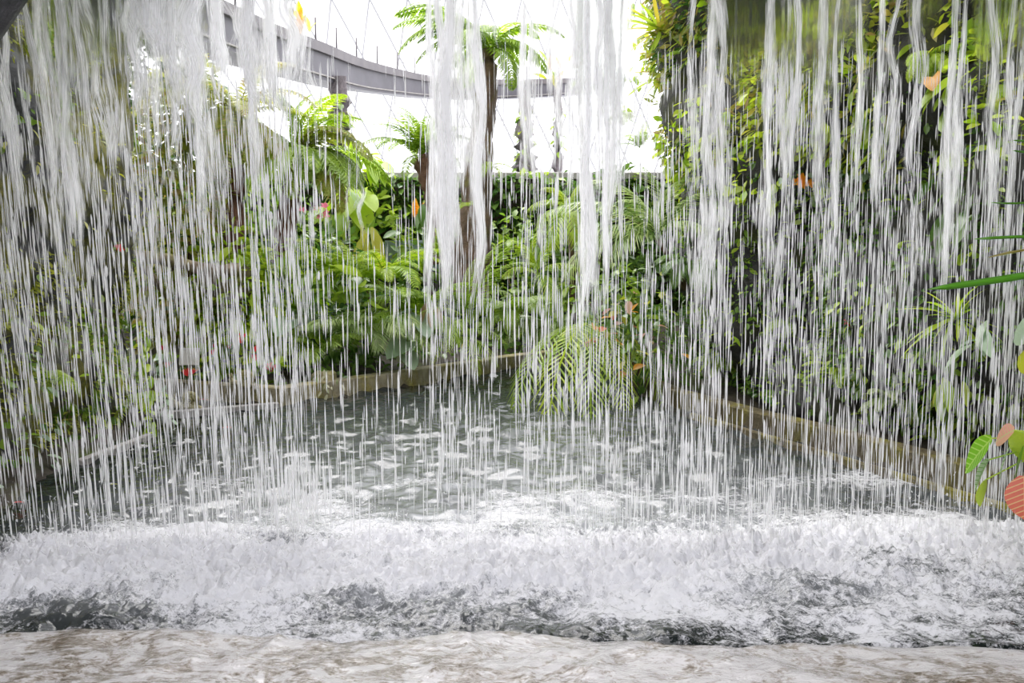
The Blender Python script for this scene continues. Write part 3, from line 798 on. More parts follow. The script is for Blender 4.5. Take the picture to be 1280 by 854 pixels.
def pillar(label, px, y0, y1, Y, w0, w1, vines=26):
    a, b = W(px, y1, Y), W(px, y0, Y)
    a = Vector((a.x, a.y, 0.6))
    t = thing('walkway_pillar', label, 'pillar', a, 'walkway pillars')
    zv = W(px, y1, Y).z
    n = 18; P, R = [], []
    for i in range(n + 1):
        f = i / n; z = a.z + f * (b.z - a.z); g = max(0, min(1, (z - zv) / (b.z - zv)))
        P.append((0.04 * math.sin(i * 1.7), 0.04 * math.cos(i * 2.3), z - a.z)); R.append((w1 + (w0 - w1) * g) / FPX * Y / 2 * (1 + .05 * math.sin(i * 2.9)))
    link('shaft', tube_mesh('shaft', P, R, 'pillar', 12), t)
    for k in range(vines):
        f = random.uniform(.45, .9); th = random.uniform(math.pi, 2 * math.pi)
        rr = (w1 + (w0 - w1) * f) / FPX * Y / 2
        link('leaf', leaf_mesh('oval', random.choice(['leaf_mid', 'leaf_dark', 'leaf_bright']), k % 5), t, (rr * math.cos(th), rr * math.sin(th), f * (b.z - a.z)), (random.uniform(-.5, .5), .6, th), .28)
pillar('thick vine-grown walkway pillar behind the left tree fern', 425, 96, 180, 19.6, 22, 33, 40)
pillar('vine-grown walkway pillar just right of the central trunk', 656, 112, 205, 31.5, 13, 34, 60)
pillar('thin mossy walkway pillar farther right, over the bright fern', 697, 112, 215, 33, 10, 15, 24)

# ================================================================== PLANTS
def bvh_of(*vf):
    vs, fs, k = [], [], 0
    for V, F in vf:
        vs += [Vector(v) for v in V]; fs += [tuple(int(i) + k for i in f) for f in F]; k += len(V)
    return BVHTree.FromPolygons(vs, fs)
BV = bvh_of((WL_V, WL_F), (WR_V, WR_F), (PW_V, PW_F), (G_V, G_F))
def hit(px, py):
    p, n, i, d = BV.ray_cast(Vector((0, 0, CAM_H)), ray(px, py))
    if p is None: p, n = W(px, py, 14), Vector((0, -1, 0))
    n = Vector(n)
    if n.dot(ray(px, py)) > 0: n = -n
    return p + n * 0.01, n
def gnd(px, Y, lift=0.0):
    x = (px - 640) / FPX * Y * 1.01
    return Vector((x, Y, float(ground_z(np.array([x]), np.array([Y]))[0]) - 0.02 + lift))

# creepers and small leaves carpeting the two rock faces and the banks (nobody could count them)
def carpet(name, label, V, F, n, lsize, kind, mat, thresh, seed, out=0.07, ymin=3.0, ymax=12.5, zmin=0.15, freq=1.4):
    V = np.asarray(V); F = np.asarray(F); r = np.random.default_rng(seed)
    A, B, C, D = (V[F[:, k]] for k in range(4))
    N = np.cross(B - A, D - A); ar = np.linalg.norm(N, axis=1); N /= ar[:, None]
    cen = (A + B + C + D) / 4
    w = ar * (cen[:, 1] > ymin) * (cen[:, 1] < ymax) * (cen[:, 2] > zmin) * (cen[:, 2] < 6.3)
    cl = fbm(cen[:, 0] * freq, cen[:, 1] * freq, cen[:, 2] * freq, 4, seed)
    w = w * np.clip((cl - thresh) * 6, 0, 1)
    idx = r.choice(len(F), n, p=w / w.sum())
    u, v = r.random(n)[:, None], r.random(n)[:, None]
    P = (A[idx] * (1 - u) + B[idx] * u) * (1 - v) + (D[idx] * (1 - u) + C[idx] * u) * v
    nn = N[idx]
    tocam = np.array([0, 4.5, 2.0]) - P
    nn = np.where((np.sum(nn * tocam, 1) > 0)[:, None], nn, -nn)
    P = P + nn * (out * r.random(n)[:, None] + 0.01)
    d = nn + r.normal(size=(n, 3)) * 0.55 - np.array([0, 0, 0.35]); d /= np.linalg.norm(d, axis=1)[:, None]
    az, el, ro = np.arctan2(d[:, 1], d[:, 0]), np.arcsin(d[:, 2]), r.normal(size=n) * 0.7
    base = np.array(leaf_vf(kind, 2)[0])[[0, 1, 2, 9, 10, 11, 15, 16, 17, 21, 22, 23]]
    F0 = []
    for i in range(3):
        a = i * 3; F0 += [(a, a + 1, a + 4, a + 3), (a + 1, a + 2, a + 5, a + 4)]
    s = lsize * r.uniform(.5, 1.4, n)
    ca, sa, ce, se, cr, sr = (f(q)[:, None] for q, f in ((az, np.cos), (az, np.sin), (el, np.cos), (el, np.sin), (ro, np.cos), (ro, np.sin)))
    x, y, z = (base[None, :, k] for k in range(3))
    y2, z2 = y * cr - z * sr, y * sr + z * cr
    x3, z3 = x * ce - z2 * se, x * se + z2 * ce
    VV = np.stack([x3 * ca - y2 * sa, x3 * sa + y2 * ca, z3], 2) * s[:, None, None] + P[:, None, :]
    FF = (np.array(F0)[None] + (np.arange(n) * 12)[:, None, None]).reshape(-1, 4)
    o = stuff(link(name, mesh_np(name, VV.reshape(-1, 3), FF, mat, True)))
    return tag(o, label, 'creeper')
carpet('creeper', 'small green creeper leaves spread over the dark right rock face', WR_V, WR_F, 4200, 0.075, 'oval', 'leaf_mid', 0.08, 71)
carpet('creeper', 'dark small creeper leaves over the right rock face', WR_V, WR_F, 7000, 0.07, 'oval', 'leaf_dark', -0.02, 72)
carpet('creeper', 'dense olive hanging growth over the top of the right rock face', WR_V, WR_F, 6000, 0.12, 'lance', 'fern_olive', -0.12, 78, out=0.12, ymax=12.5, zmin=2.7)
carpet('creeper', 'fresh green leaves along the top of the right rock face', WR_V, WR_F, 2200, 0.11, 'oval', 'leaf_bright', 0.03, 79, out=0.16, ymax=12.5, zmin=2.3)
carpet('moss_growth', 'olive moss tufts over the left rock face', WL_V, WL_F, 15000, 0.055, 'lance', 'moss', 0.03, 73, out=0.03)
carpet('creeper', 'small green creeper leaves on the left rock face', WL_V, WL_F, 4500, 0.07, 'oval', 'leaf_mid', 0.10, 74, ymin=5.5)
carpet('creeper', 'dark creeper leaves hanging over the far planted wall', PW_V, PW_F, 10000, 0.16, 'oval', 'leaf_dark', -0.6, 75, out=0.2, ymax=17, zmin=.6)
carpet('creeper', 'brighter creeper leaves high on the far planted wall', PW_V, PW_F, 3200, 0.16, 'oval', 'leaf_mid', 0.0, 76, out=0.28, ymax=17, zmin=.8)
carpet('ground_cover', 'low green ground cover between the planted bank ferns', G_V, G_F, 9000, 0.12, 'oval', 'leaf_dark', -0.25, 77, out=0.18, ymin=6.5, ymax=15.4, zmin=0.06)

# ---- central tree
def trunk_pts(px_list, r0, r1, wob=0.02):
    P = [W(*p) for p in px_list]
    n = len(P); return P, [r0 + (r1 - r0) * i / (n - 1) for i in range(n)]
def tree(name, label, path, r0, r1, bark, crown, cat='tree', top_extra=0.0):
    P, R = trunk_pts(path, r0, r1)
    sp = smooth_path([tuple(p) + (r,) for p, r in zip(P, R)], 26)
    base = Vector(sp[0, :3]); t = thing(name, label, cat, base)
    rr = [sp[i, 3] * (1 + .09 * math.sin(i * 2.1) + .06 * math.sin(i * 5.3)) for i in range(26)]
    link('trunk', tube_mesh('trunk', [tuple(Vector(p[:3]) - base) for p in sp], rr, bark, 12), t)
    top = Vector(sp[-1, :3]) - base
    r = random.Random(len(label))
    for (kind, mat, n, size, tilt, az) in crown:
        for i in range(n):
            a = math.radians(az[0] + (az[1] - az[0]) * (i + r.uniform(.1, .9)) / n)
            link('frond', frond_mesh(kind, mat, r.randrange(4)), t, top, (r.uniform(-.3, .3), -math.radians(r.uniform(*tilt)), a), size * r.uniform(.8, 1.15))
    return t, top, base
ctree, ctop, cbase = tree('tree', 'tall dark trunk in the middle with a fern-like crown against the sky',
     [(587, 372, 12), (592, 300, 12), (596, 230, 12), (603, 160, 12), (610, 100, 12), (612, 62, 12)], .30, .10, 'bark',
     [('lace', 'fern', 11, 1.15, (-15, 30), (0, 360)), ('lace', 'fern_bright', 4, 0.9, (20, 50), (0, 360))])
for e, k in (((492, 34, 11.6), 0), ((500, 62, 11.4), 1), ((520, 78, 11.8), 2), ((498, 18, 12.4), 3), ((640, 110, 11.5), 1), ((655, 60, 12.3), 2)):
    frond_to(ctree, ctop, W(*e) - cbase, 'lace', 'fern', k)
for q in range(7):                                                   # stubs of old fronds up the trunk
    f = .25 + q * .1; p = W(590 + 22 * f, 372 - 310 * f, 12) - cbase
    link('frond_stub', cached('stub', lambda: tube_mesh('frond_stub', [(0, 0, 0), (.1, 0, .12), (.14, 0, .22)], [.03, .02, .01], 'bark', 5)), ctree, p, (0, 0, q * 2.4))
fern('epiphyte_fern', 'small bright fern growing on the central trunk below the walkway line', W(606, 212, 11.7), .42, 9, 'fern', 'fern_bright', (-20, 20), (180, 360))
fern('epiphyte_fern', 'tiny yellow-green fern low on the left side of the central trunk', W(586, 258, 11.65), .26, 7, 'fern', 'fern_bright', (-20, 30), (150, 330))

# ---- tree ferns
t, top, base = tree('tree_fern', 'tree fern with a thick leaning brown trunk left of the main water column',
     [(553, 330, 12.6), (548, 262, 12.6), (540, 228, 12.6), (527, 196, 12.6)], .20, .17, 'bark_red', [('fern', 'fern', 12, 1.05, (0, 40), (0, 360)), ('fern', 'fern_bright', 6, .8, (30, 60), (0, 360))])
for e, k in (((462, 156, 12.2), 0), ((472, 186, 12.0), 1), ((497, 133, 12.4), 2), ((590, 160, 12.3), 3), ((575, 210, 12.0), 0), ((505, 225, 12.1), 1)):
    frond_to(t, top, W(*e) - base, 'fern', 'fern', k)
t, top, base = tree('tree_fern', 'big tree fern with long drooping feathery fronds beside the left pillar',
     [(352, 330, 11.2), (358, 280, 11.2), (366, 230, 11.2), (372, 196, 11.2)], .16, .12, 'bark_red', [('lace', 'fern', 9, 1.35, (-10, 35), (0, 360)), ('lace', 'fern_bright', 7, 1.1, (-40, 5), (180, 360))])
for e, k, m in (((450, 148, 10.8), 0, 'fern_bright'), ((462, 196, 10.6), 1, 'fern_olive'), ((425, 262, 10.5), 2, 'fern_olive'), ((438, 230, 10.4), 3, 'fern'), ((388, 118, 11.3), 0, 'fern_bright'),
             ((440, 170, 10.6), 2, 'fern_olive'), ((405, 240, 10.5), 1, 'fern'), ((345, 118, 11), 3, 'fern'), ((310, 170, 10.8), 1, 'fern'), ((430, 118, 11), 2, 'fern_bright')):
    frond_to(t, top, W(*e) - base, 'lace', m, k)
t, top, base = tree('tree_fern', 'olive and rusty tree fern behind the thick water left of the walkway',
     [(292, 330, 10.6), (292, 250, 10.6), (294, 190, 10.6), (298, 146, 10.6)], .15, .12, 'bark_red', [('fern', 'fern_olive', 12, 1.25, (-20, 40), (0, 360)), ('lace', 'fern_olive', 7, 1.1, (-50, 0), (180, 360))])
for e, k in (((258, 130, 10.2), 0), ((268, 205, 10.1), 1), ((318, 225, 10.2), 2), ((342, 140, 10.3), 3), ((285, 235, 10), 1)):
    frond_to(t, top, W(*e) - base, 'sword', 'fern_olive', k)

# ---- far wall plants
shrub('bromeliad', 'pale green rosette plant on the far wall coping', W(447, 216, 15.1), (.35, .3, .25), 40, .42, 'lance', 'leaf_bright', 'plant', nparts=12)
leafy('tropical_plant', 'tropical plant with two big light green hanging leaves on the far wall', W(432, 250, 14.3), (0, -1, .2), 5, .55, .3, 'heart', 'leaf_bright', droop=.9)
leafy('tropical_plant', 'long yellow and green leaf hanging down above the front ferns', W(456, 286, 13.5), (0, -1, 0), 3, .62, .14, 'lance', 'leaf_yellow', droop=1.6)
leafy('tropical_plant', 'broad leaved plant hanging left of the yellow leaf', W(415, 275, 14.0), (0, -1, .1), 8, .42, .45, 'oval', 'leaf_mid', droop=.7)
def flower_plant(name, label, loc, n, size, mat, spread, leaves=8, lmat='leaf_mid', lsize=.14, kind='oval', petals=5):
    t = leafy(name, label, loc, (0, -1, .1), leaves, lsize, spread, kind, lmat, cat='flower')
    r = random.Random(n * 7 + int(abs(loc[0] * 100)))
    for i in range(n):
        blossom(t, (r.gauss(0, .4) * spread, -r.uniform(.06, .16), r.gauss(0.1, .4) * spread), size * r.uniform(.8, 1.2), mat, petals)
    return t
flower_plant('flowering_creeper', 'cluster of pink blossoms on the far wall left of the big leaves', W(402, 266, 13.2), 8, .06, 'flower_pink', .24)
leafy('hanging_blossom', 'orange hanging blossom spikes on the dark far wall', W(521, 256, 14.6), (0, -1, 0), 4, .42, .18, 'lance', 'leaf_orange', cat='flower', droop=2.5)
leafy('tropical_plant', 'dark drooping leaves right of the orange blossom spikes', W(545, 275, 14.2), (0, -1, .1), 10, .42, .5, 'oval', 'leaf_dark', droop=.7)
shrub('shrub', 'leafy bush under the far wall coping left of the orange blossom', gnd(470, 14.6), (.9, .5, 1.2), 500, .2, 'oval', 'leaf_mid')
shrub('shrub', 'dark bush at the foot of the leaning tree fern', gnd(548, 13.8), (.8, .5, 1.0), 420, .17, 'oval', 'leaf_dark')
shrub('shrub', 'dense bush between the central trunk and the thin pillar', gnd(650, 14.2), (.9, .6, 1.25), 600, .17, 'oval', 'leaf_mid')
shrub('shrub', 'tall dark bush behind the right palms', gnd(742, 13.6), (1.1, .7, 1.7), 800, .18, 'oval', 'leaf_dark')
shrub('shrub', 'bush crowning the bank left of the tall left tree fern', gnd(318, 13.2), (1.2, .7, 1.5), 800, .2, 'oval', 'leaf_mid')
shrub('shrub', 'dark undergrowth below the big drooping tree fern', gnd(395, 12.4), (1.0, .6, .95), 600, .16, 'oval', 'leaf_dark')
shrub('shrub', 'olive bush on the bank above the mossy log', gnd(245, 12.2), (1.0, .6, 1.45), 700, .17, 'oval', 'leaf_mid')
shrub('shrub', 'dark tall shrub behind the bush at the left rock face', gnd(212, 12.8), (1.1, .5, 2.7), 2200, .22, 'oval', 'leaf_dark', nparts=10)
shrub('shrub', 'tall leafy bush rising beside the left rock face', gnd(236, 10.6), (.75, .5, 2.2), 2400, .17, 'oval', 'fern_olive', nparts=24)
shrub('shrub', 'olive bush hiding the foot of the rusty tree fern', gnd(300, 10.3), (.6, .4, 1.05), 600, .15, 'oval', 'leaf_bright', nparts=20)
shrub('shrub', 'light bush hiding the trunk of the drooping tree fern', gnd(362, 10.8), (.55, .4, .95), 520, .15, 'oval', 'leaf_bright', nparts=20)
shrub('shrub', 'leafy undergrowth behind the red flowers', gnd(318, 10.6), (.7, .4, .62), 450, .13, 'oval', 'leaf_mid')
shrub('shrub', 'grey-green bush under the mossy log', gnd(262, 10.9), (.8, .4, .75), 450, .14, 'oval', 'leaf_grey')
shrub('shrub', 'dark undergrowth below the front fern row', gnd(430, 11.2), (.8, .4, .5), 450, .15, 'oval', 'leaf_dark')
shrub('shrub', 'low leafy mound behind the far kerb', gnd(640, 13.6), (.9, .5, .65), 500, .13, 'oval', 'leaf_mid')

# ---- front fern row on the far bank
fern('fern', 'bright fern with long arching fronds at the left of the fern row', W(418, 348, 10.9), .85, 11, 'fern', 'fern_bright', (-10, 35), (150, 390))
t = thing('fern', 'fern whose pale-ribbed fronds lean left below the pink blossoms', 'fern', W(440, 345, 10.5))
for e, k in (((378, 298, 10.2), 0), ((392, 322, 10), 1), ((474, 312, 10.4), 2), ((392, 352, 10), 3), ((420, 300, 10.6), 0)):
    frond_to(t, (0, 0, 0), W(*e) - W(440, 345, 10.5), 'fern', 'fern_bright', k)
fern('fern', 'light fern with spreading fronds below the yellow hanging leaf', W(482, 352, 10.9), .95, 12, 'fern', 'fern_bright', (-5, 40), (140, 400))
fern('fern', 'lush fern arching over the middle of the far kerb', W(520, 400, 11.0), .95, 12, 'lace', 'fern', (-15, 35), (150, 390))
fern('fern', 'pale fern drooping to the water left of the main water column', W(478, 412, 10.6), .78, 11, 'palm', 'fern_pale', (-25, 20), (160, 380))
fern('fern', 'small upright fern with curled tips in front of the blue grey panel', W(530, 345, 11.8), .62, 7, 'sword', 'fern_bright', (30, 60), (150, 390))
fern('fern', 'bright young fern in front of the leaning trunk', W(548, 322, 11.9), .6, 6, 'sword', 'fern_bright', (35, 65), (150, 390))
cyb = W(585, 400, 10.6)
t = thing('cycad', 'cycad with stiff fronds rising right across the foot of the central trunk', 'cycad', cyb)
for e, k in (((690, 288, 10.2), 0), ((668, 330, 10), 1), ((640, 300, 10.6), 2), ((540, 340, 10.4), 3), ((520, 395, 10.2), 0), ((640, 370, 9.9), 1), ((600, 320, 10.8), 2), ((560, 440, 9.8), 3)):
    frond_to(t, (0, 0, 0), W(*e) - cyb, 'cycad', 'fern', k)
ovb = W(565, 425, 10.9)
t = thing('fern', 'yellowish fern hanging over the far kerb toward the water', 'fern', ovb)
for e, k, m in (((622, 458, 10.2), 0, 'fern_bright'), ((598, 470, 10.1), 1, 'grass'), ((540, 455, 10.2), 2, 'fern_bright'), ((632, 430, 10.2), 3, 'fern'), ((520, 440, 10.2), 0, 'fern')):
    frond_to(t, (0, 0, 0), W(*e) - ovb, 'cycad', m, k)
leafy('broadleaf_plant', 'plant with broad dark green leaves under the arching ferns', W(425, 372, 10.2), (0, -1, .4), 9, .40, .4, 'heart', 'leaf_mid', droop=.3)
leafy('broadleaf_plant', 'round silvery leaf plant left of the broad dark leaves', W(375, 395, 10.2), (0, -1, .5), 4, .42, .2, 'heart', 'leaf_grey', droop=.3)
leafy('broadleaf_plant', 'silvery heart leaves tucked between the far kerb ferns', W(515, 412, 10.5), (0, -1, .3), 5, .32, .3, 'heart', 'leaf_grey', droop=.5)
leafy('broadleaf_plant', 'tan dried leaf among the fern row', W(536, 378, 10.5), (0, -1, 0), 3, .24, .12, 'lance', 'dry', droop=.9)
fern('fern', 'fine pale palm fern beside the round silvery leaves', W(432, 418, 10.3), .72, 10, 'palm', 'fern_pale', (-15, 25), (160, 390))
fern('fern', 'low fern spilling over the kerb left of the broad kerb leaves', W(400, 440, 10.0), .55, 9, 'palm', 'fern', (-10, 30), (160, 390))
fern('fern', 'fern half hidden behind the water left of the fern row', W(345, 360, 10.8), .8, 10, 'fern', 'fern', (-10, 35), (150, 390))
fern('fern', 'soft fern at the foot of the central trunk, right side', W(640, 392, 11.3), .85, 11, 'lace', 'fern', (-10, 30), (150, 390))
fern('fern', 'dim fern on the far bank right of the cycad', W(690, 410, 11.5), .8, 11, 'lace', 'fern_pale', (-15, 25), (150, 390))

# ---- palms at the right end of the far bank
pb = W(822, 300, 9.7)
t = thing('palm', 'large palm with feathery pale fronds leaning out from the right wall', 'palm', pb)
link('stem', tube_mesh('stem', [(.42, .3, -.6), (.25, .2, -.3), (0, 0, 0)], [.05, .04, .03], 'stem_brown', 7), t)
for e, k in (((690, 262, 9.4), 0), ((705, 345, 9.2), 1), ((740, 225, 9.6), 2), ((800, 205, 9.7), 3), ((905, 238, 9.2), 0), ((880, 290, 9.0), 1), ((760, 330, 9.1), 2), ((720, 305, 9.2), 3), ((850, 225, 9.5), 2), ((775, 250, 9.3), 1)):
    frond_to(t, (0, 0, 0), W(*e) - pb, 'palm', 'fern_pale', k)
pb = W(712, 262, 10.8)
t = thing('palm', 'bright green palm with drooping fronds left of the pale palm', 'palm', pb)
link('stem', tube_mesh('stem', [(.1, .3, -1.6), (.05, .2, -.8), (0, 0, 0)], [.05, .04, .03], 'stem_brown', 7), t)
for e, k in (((672, 285, 10.4), 0), ((678, 235, 10.6), 1), ((690, 310, 10.3), 2), ((735, 225, 10.7), 3), ((720, 305, 10.3), 0), ((660, 262, 10.5), 2)):
    frond_to(t, (0, 0, 0), W(*e) - pb, 'palm', 'fern_bright', k)
pb = W(672, 345, 10.6)
t = thing('palm', 'palm seedling with bright fan of leaflets below the drooping palm', 'palm', pb)
for e, k in (((640, 300, 10.4), 0), ((712, 290, 10.4), 1), ((630, 345, 10.2), 2), ((720, 335, 10.2), 3), ((675, 285, 10.6), 0), ((690, 375, 10.1), 1)):
    frond_to(t, (0, 0, 0), W(*e) - pb, 'palm', 'fern_bright', k)
pb = W(745, 405, 9.9)
t = thing('cycad', 'cycad whose long fronds hang down over the pool', 'cycad', pb)
link('stem', tube_mesh('stem', [(.3, .5, -.5), (.15, .3, -.2), (0, 0, 0)], [.06, .05, .04], 'stem_brown', 7), t)
for e, k, m in (((640, 520, 8.6), 0, 'fern'), ((684, 545, 8.3), 1, 'fern_bright'), ((738, 548, 8.2), 2, 'fern'), ((782, 530, 8.6), 3, 'fern_bright'), ((826, 505, 8.9), 0, 'fern')):
    frond_to(t, (0, 0, 0), W(*e) - pb, 'cycad', m, k)
leafy('croton', 'bush of red, orange and yellow leaves above the hanging cycad fronds', W(795, 412, 9.1), (-.3, -1, .2), 46, .16, .50, 'oval', cat='plant', mats=['leaf_red', 'leaf_orange', 'leaf_yellow', 'leaf_pink', 'fern_olive', 'leaf_mid'], droop=.1, reach=.3)
shrub('shrub', 'dark green bush behind the red and orange leaves', W(800, 440, 9.7) + Vector((0, 0, -.3)), (.75, .4, .5), 450, .11, 'oval', 'leaf_dark')
shrub('shrub', 'leafy mass under the pale palm', W(760, 400, 10.4) + Vector((0, 0, -.4)), (.8, .4, .6), 450, .12, 'oval', 'leaf_mid')
fern('fern', 'feathery fern below the pale palm at the dark rock', W(868, 332, 9.0), .5, 9, 'lace', 'leaf_dark', (-30, 20), (160, 340))

# ---- right rock face: plants by their place on the rock
def on(px, py, lift=0.0):
    p, n = hit(px, py); return p + n * lift, n
p, n = on(826, 40); grass('grass_tuft', 'upper grass tuft hanging at the top of the right rock corner', p, .62, 26, 'grass', (150, 300), (-30, 45))
p, n = on(830, 95); grass('grass_tuft', 'yellowing grass tuft below the topmost tuft on the right rock corner', p, .55, 22, 'grass', (150, 300), (-50, 30))
p, n = on(1012, 128); grass('grass_tuft', 'drooping light green grass clump on the upper right rock', p, .42, 24, 'grass', (170, 320), (-60, 0))
p, n = on(1196, 400); grass('grass_tuft', 'fresh spiky grass tuft low on the right rock', p, .40, 30, 'leaf_bright', (160, 330), (-30, 60))
p, n = on(1048, 470); fern('fern', 'bright fern spreading just above the right kerb', p, .42, 9, 'fern', 'fern_bright', (-20, 25), (170, 330))
p, n = on(1165, 70); fern('fern', 'small bright lacy fern high on the right rock left of the orange leaf', p, .30, 8, 'lace', 'fern_bright', (-50, 10), (180, 330))
p, n = on(800, 185); fern('fern', 'blue-green fern fronds high on the right rock above the pale palm', p, .6, 8, 'fern', 'fern_pale', (-10, 50), (150, 320))
p, n = on(905, 185); fern('fern', 'sparse fern left of the grass clump on the upper right rock', p, .45, 7, 'fern', 'fern_olive', (-40, 20), (160, 320))
p, n = on(985, 405); fern('fern', 'small fern in the dark middle of the right rock', p, .34, 7, 'fern', 'fern', (-40, 20), (160, 320))
p, n = on(1110, 500); fern('fern', 'pale fern behind the water just right of the bright kerb fern', p, .34, 8, 'fern', 'fern_pale', (-30, 20), (160, 330))
p, n = on(905, 455); fern('fern', 'low fern at the foot of the right rock near the red leaf bush', p, .36, 8, 'lace', 'fern', (-30, 20), (160, 320))
def orange_leaf():
    p, n = on(1162, 100)
    t = thing('heart_leaf_plant', 'single large orange heart-shaped leaf high on the right rock', 'leaf', p)
    q = W(1166, 96, p.y - .25) - p
    link('leaf', leaf_mesh('heart', 'leaf_orange', 1), t, q, (.5, .75, math.radians(248)), .155)
    link('leaf_stalk', tube_mesh('leaf_stalk', [(0, 0, 0), tuple(q * .5 + Vector((0.02, 0, .05))), tuple(q)], .004, 'stem', 5), t)
    link('leaf', leaf_mesh('lance', 'leaf_yellow', 1), t, q + Vector((.09, 0, -.02)), (.5, 1.1, math.radians(262)), .08)
orange_leaf()
p, n = on(993, 226); t = flower_plant('flowering_creeper', 'cluster of vivid orange flowers on the right rock', p - Vector((0, .12, 0)), 7, .055, 'flower_orange', .12, 7, 'leaf_grey', .11)
p, n = on(1215, 25); leafy('heart_leaf_plant', 'yellow-green leaves with red stalks in the upper right corner', p, n, 10, .16, .32, 'oval', cat='plant', mats=['leaf_yellow', 'leaf_mid', 'leaf_bright'], droop=.6, reach=.2)
p, n = on(1205, 112); leafy('heart_leaf_plant', 'green heart-shaped leaves right of the orange leaf', p, n, 9, .17, .22, 'heart', 'leaf_mid', droop=.5, reach=.15)
p, n = on(1235, 125); leafy('heart_leaf_plant', 'arching leafy stems below the heart leaves at the right', p, n, 8, .18, .26, 'lance', 'leaf_bright', droop=.5, reach=.15)
p, n = on(1098, 155); leafy('rock_plant', 'long drooping leaf plant left of the orange leaf', p, n, 9, .22, .25, 'lance', 'leaf_mid', droop=.8, reach=.15)
p, n = on(1080, 50); leafy('rock_plant', 'leaves hanging from the top edge of the right rock', p, n, 12, .18, .35, 'lance', 'leaf_bright', droop=.8, reach=.2)
p, n = on(1085, 180); leafy('rock_plant', 'small yellow and green leaves under the long drooping leaf', p, n, 12, .085, .2, 'oval', mats=['leaf_yellow', 'leaf_bright', 'leaf_mid'])
p, n = on(1148, 212); leafy('rock_plant', 'yellow-tipped leaf cluster in the middle of the right rock', p, n, 12, .09, .22, 'oval', mats=['leaf_yellow', 'leaf_bright', 'leaf_mid'])
p, n = on(1075, 222); leafy('rock_plant', 'pale oval leaves right of the orange flowers', p, n, 14, .13, .32, 'oval', 'leaf_grey')
p, n = on(1045, 270); leafy('rock_plant', 'light green leaf group below the pale oval leaves', p, n, 14, .10, .25, 'oval', 'leaf_bright')
p, n = on(1218, 250); leafy('rock_plant', 'large dark leaves hanging on the dark rock near the right edge', p, n, 10, .24, .32, 'lance', 'leaf_dark', droop=.9)
p, n = on(1222, 310); leafy('rock_plant', 'glossy green leaves above the long strap leaf', p, n, 12, .09, .18, 'oval', 'leaf_bright')
p, n = on(1150, 330); leafy('rock_plant', 'sprinkling of small leaves left of the glossy green leaves', p, n, 18, .075, .3, 'oval', 'leaf_mid')
p, n = on(1025, 345); leafy('rock_plant', 'small-leaved climber in the middle of the right rock', p, n, 20, .065, .32, 'oval', 'leaf_mid')
p, n = on(1070, 375); leafy('rock_plant', 'yellow-green leaf spray right of the small-leaved climber', p, n, 18, .075, .28, 'oval', 'leaf_bright')
p, n = on(1057, 405); flower_plant('flowering_creeper', 'little red flower among leaves below the yellow-green spray', p - Vector((0, .08, 0)), 2, .045, 'flower_red', .1, 10, 'leaf_mid', .08)
p, n = on(1150, 410); leafy('rock_plant', 'leafy shoot left of the spiky grass tuft', p, n, 14, .10, .3, 'lance', 'leaf_mid')
p, n = on(1215, 405); leafy('rock_plant', 'broad pale green leaf pair below the spiky grass tuft', p - Vector((.05, .15, 0)), n, 5, .26, .16, 'lance', 'leaf_grey', droop=.7)
p, n = on(1185, 470); leafy('rock_plant', 'long yellow-edged leaf hanging below the spiky grass tuft', p - Vector((0, .1, 0)), n, 5, .22, .18, 'lance', mats=['leaf_yellow', 'leaf_bright', 'leaf_bright'], droop=1.4)
p, n = on(1170, 530); leafy('rock_plant', 'bright broad leaves resting on the right kerb', p, n, 12, .15, .25, 'oval', mats=['leaf_bright', 'leaf_mid', 'leaf_grey'])
p, n = on(1235, 530); leafy('rock_plant', 'low dark leaves at the right end of the kerb', p, n, 14, .13, .3, 'lance', 'leaf_mid')
p, n = on(1080, 530); leafy('rock_plant', 'small yellow-green leaves on the kerb in the middle', p, n, 14, .08, .2, 'oval', 'leaf_bright')
p, n = on(935, 330); leafy('rock_plant', 'thin leaf plant on the dark rock right of the palm', p, n, 10, .10, .28, 'lance', 'leaf_mid')
p, n = on(930, 418); leafy('rock_plant', 'pointed leaves on the dark rock above the far right kerb', p, n, 9, .15, .28, 'lance', 'leaf_bright')
p, n = on(880, 130); leafy('rock_plant', 'reddish brown leaf plant on the upper left of the right rock', p, n, 14, .10, .3, 'oval', mats=['fern_olive', 'dry', 'leaf_mid'])
p, n = on(860, 60); leafy('rock_plant', 'broad leaves beside the topmost grass tuft', p, n, 12, .2, .35, 'lance', 'leaf_mid')
p, n = on(790, 140); flower_plant('orchid', 'spray of white orchid blossoms at the edge of the right rock', W(772, 148, p.y - .4), 9, .10, 'flower_white', .26, 8, 'leaf_mid', .16)
p, n = on(790, 100); leafy('rock_plant', 'climbing leaves above the white orchids', W(782, 100, p.y - .2), (-.4, -1, 0), 22, .14, .42, 'oval', mats=['leaf_mid', 'leaf_bright', 'leaf_dark'])
p, n = on(790, 225); leafy('rock_plant', 'green leaves between the white orchids and the pale palm', p - Vector((0, .1, 0)), (-.4, -1, 0), 20, .14, .45, 'oval', mats=['leaf_mid', 'leaf_bright'])
p, n = on(800, 25); leafy('rock_plant', 'overhanging leaves at the very top left of the right rock', p - Vector((.1, .1, 0)), (-.4, -1, 0), 22, .2, .5, 'lance', mats=['leaf_mid', 'leaf_bright'])
def wall_vine(label, pix, n, lsize, mat='leaf_mid', kind='oval', lift=.06):
    vine('vine', label, [tuple(on(a, b, lift)[0]) for a, b in pix], n, lsize, kind, mat)
wall_vine('yellow hanging vine stem left of the orange leaf', [(1095, 20), (1093, 70), (1092, 120), (1090, 175), (1089, 215)], 10, .07, 'leaf_yellow')
wall_vine('vine with small bright leaves trailing down the middle of the right rock', [(1042, 225), (1040, 270), (1038, 320), (1030, 370)], 20, .07, 'leaf_bright')
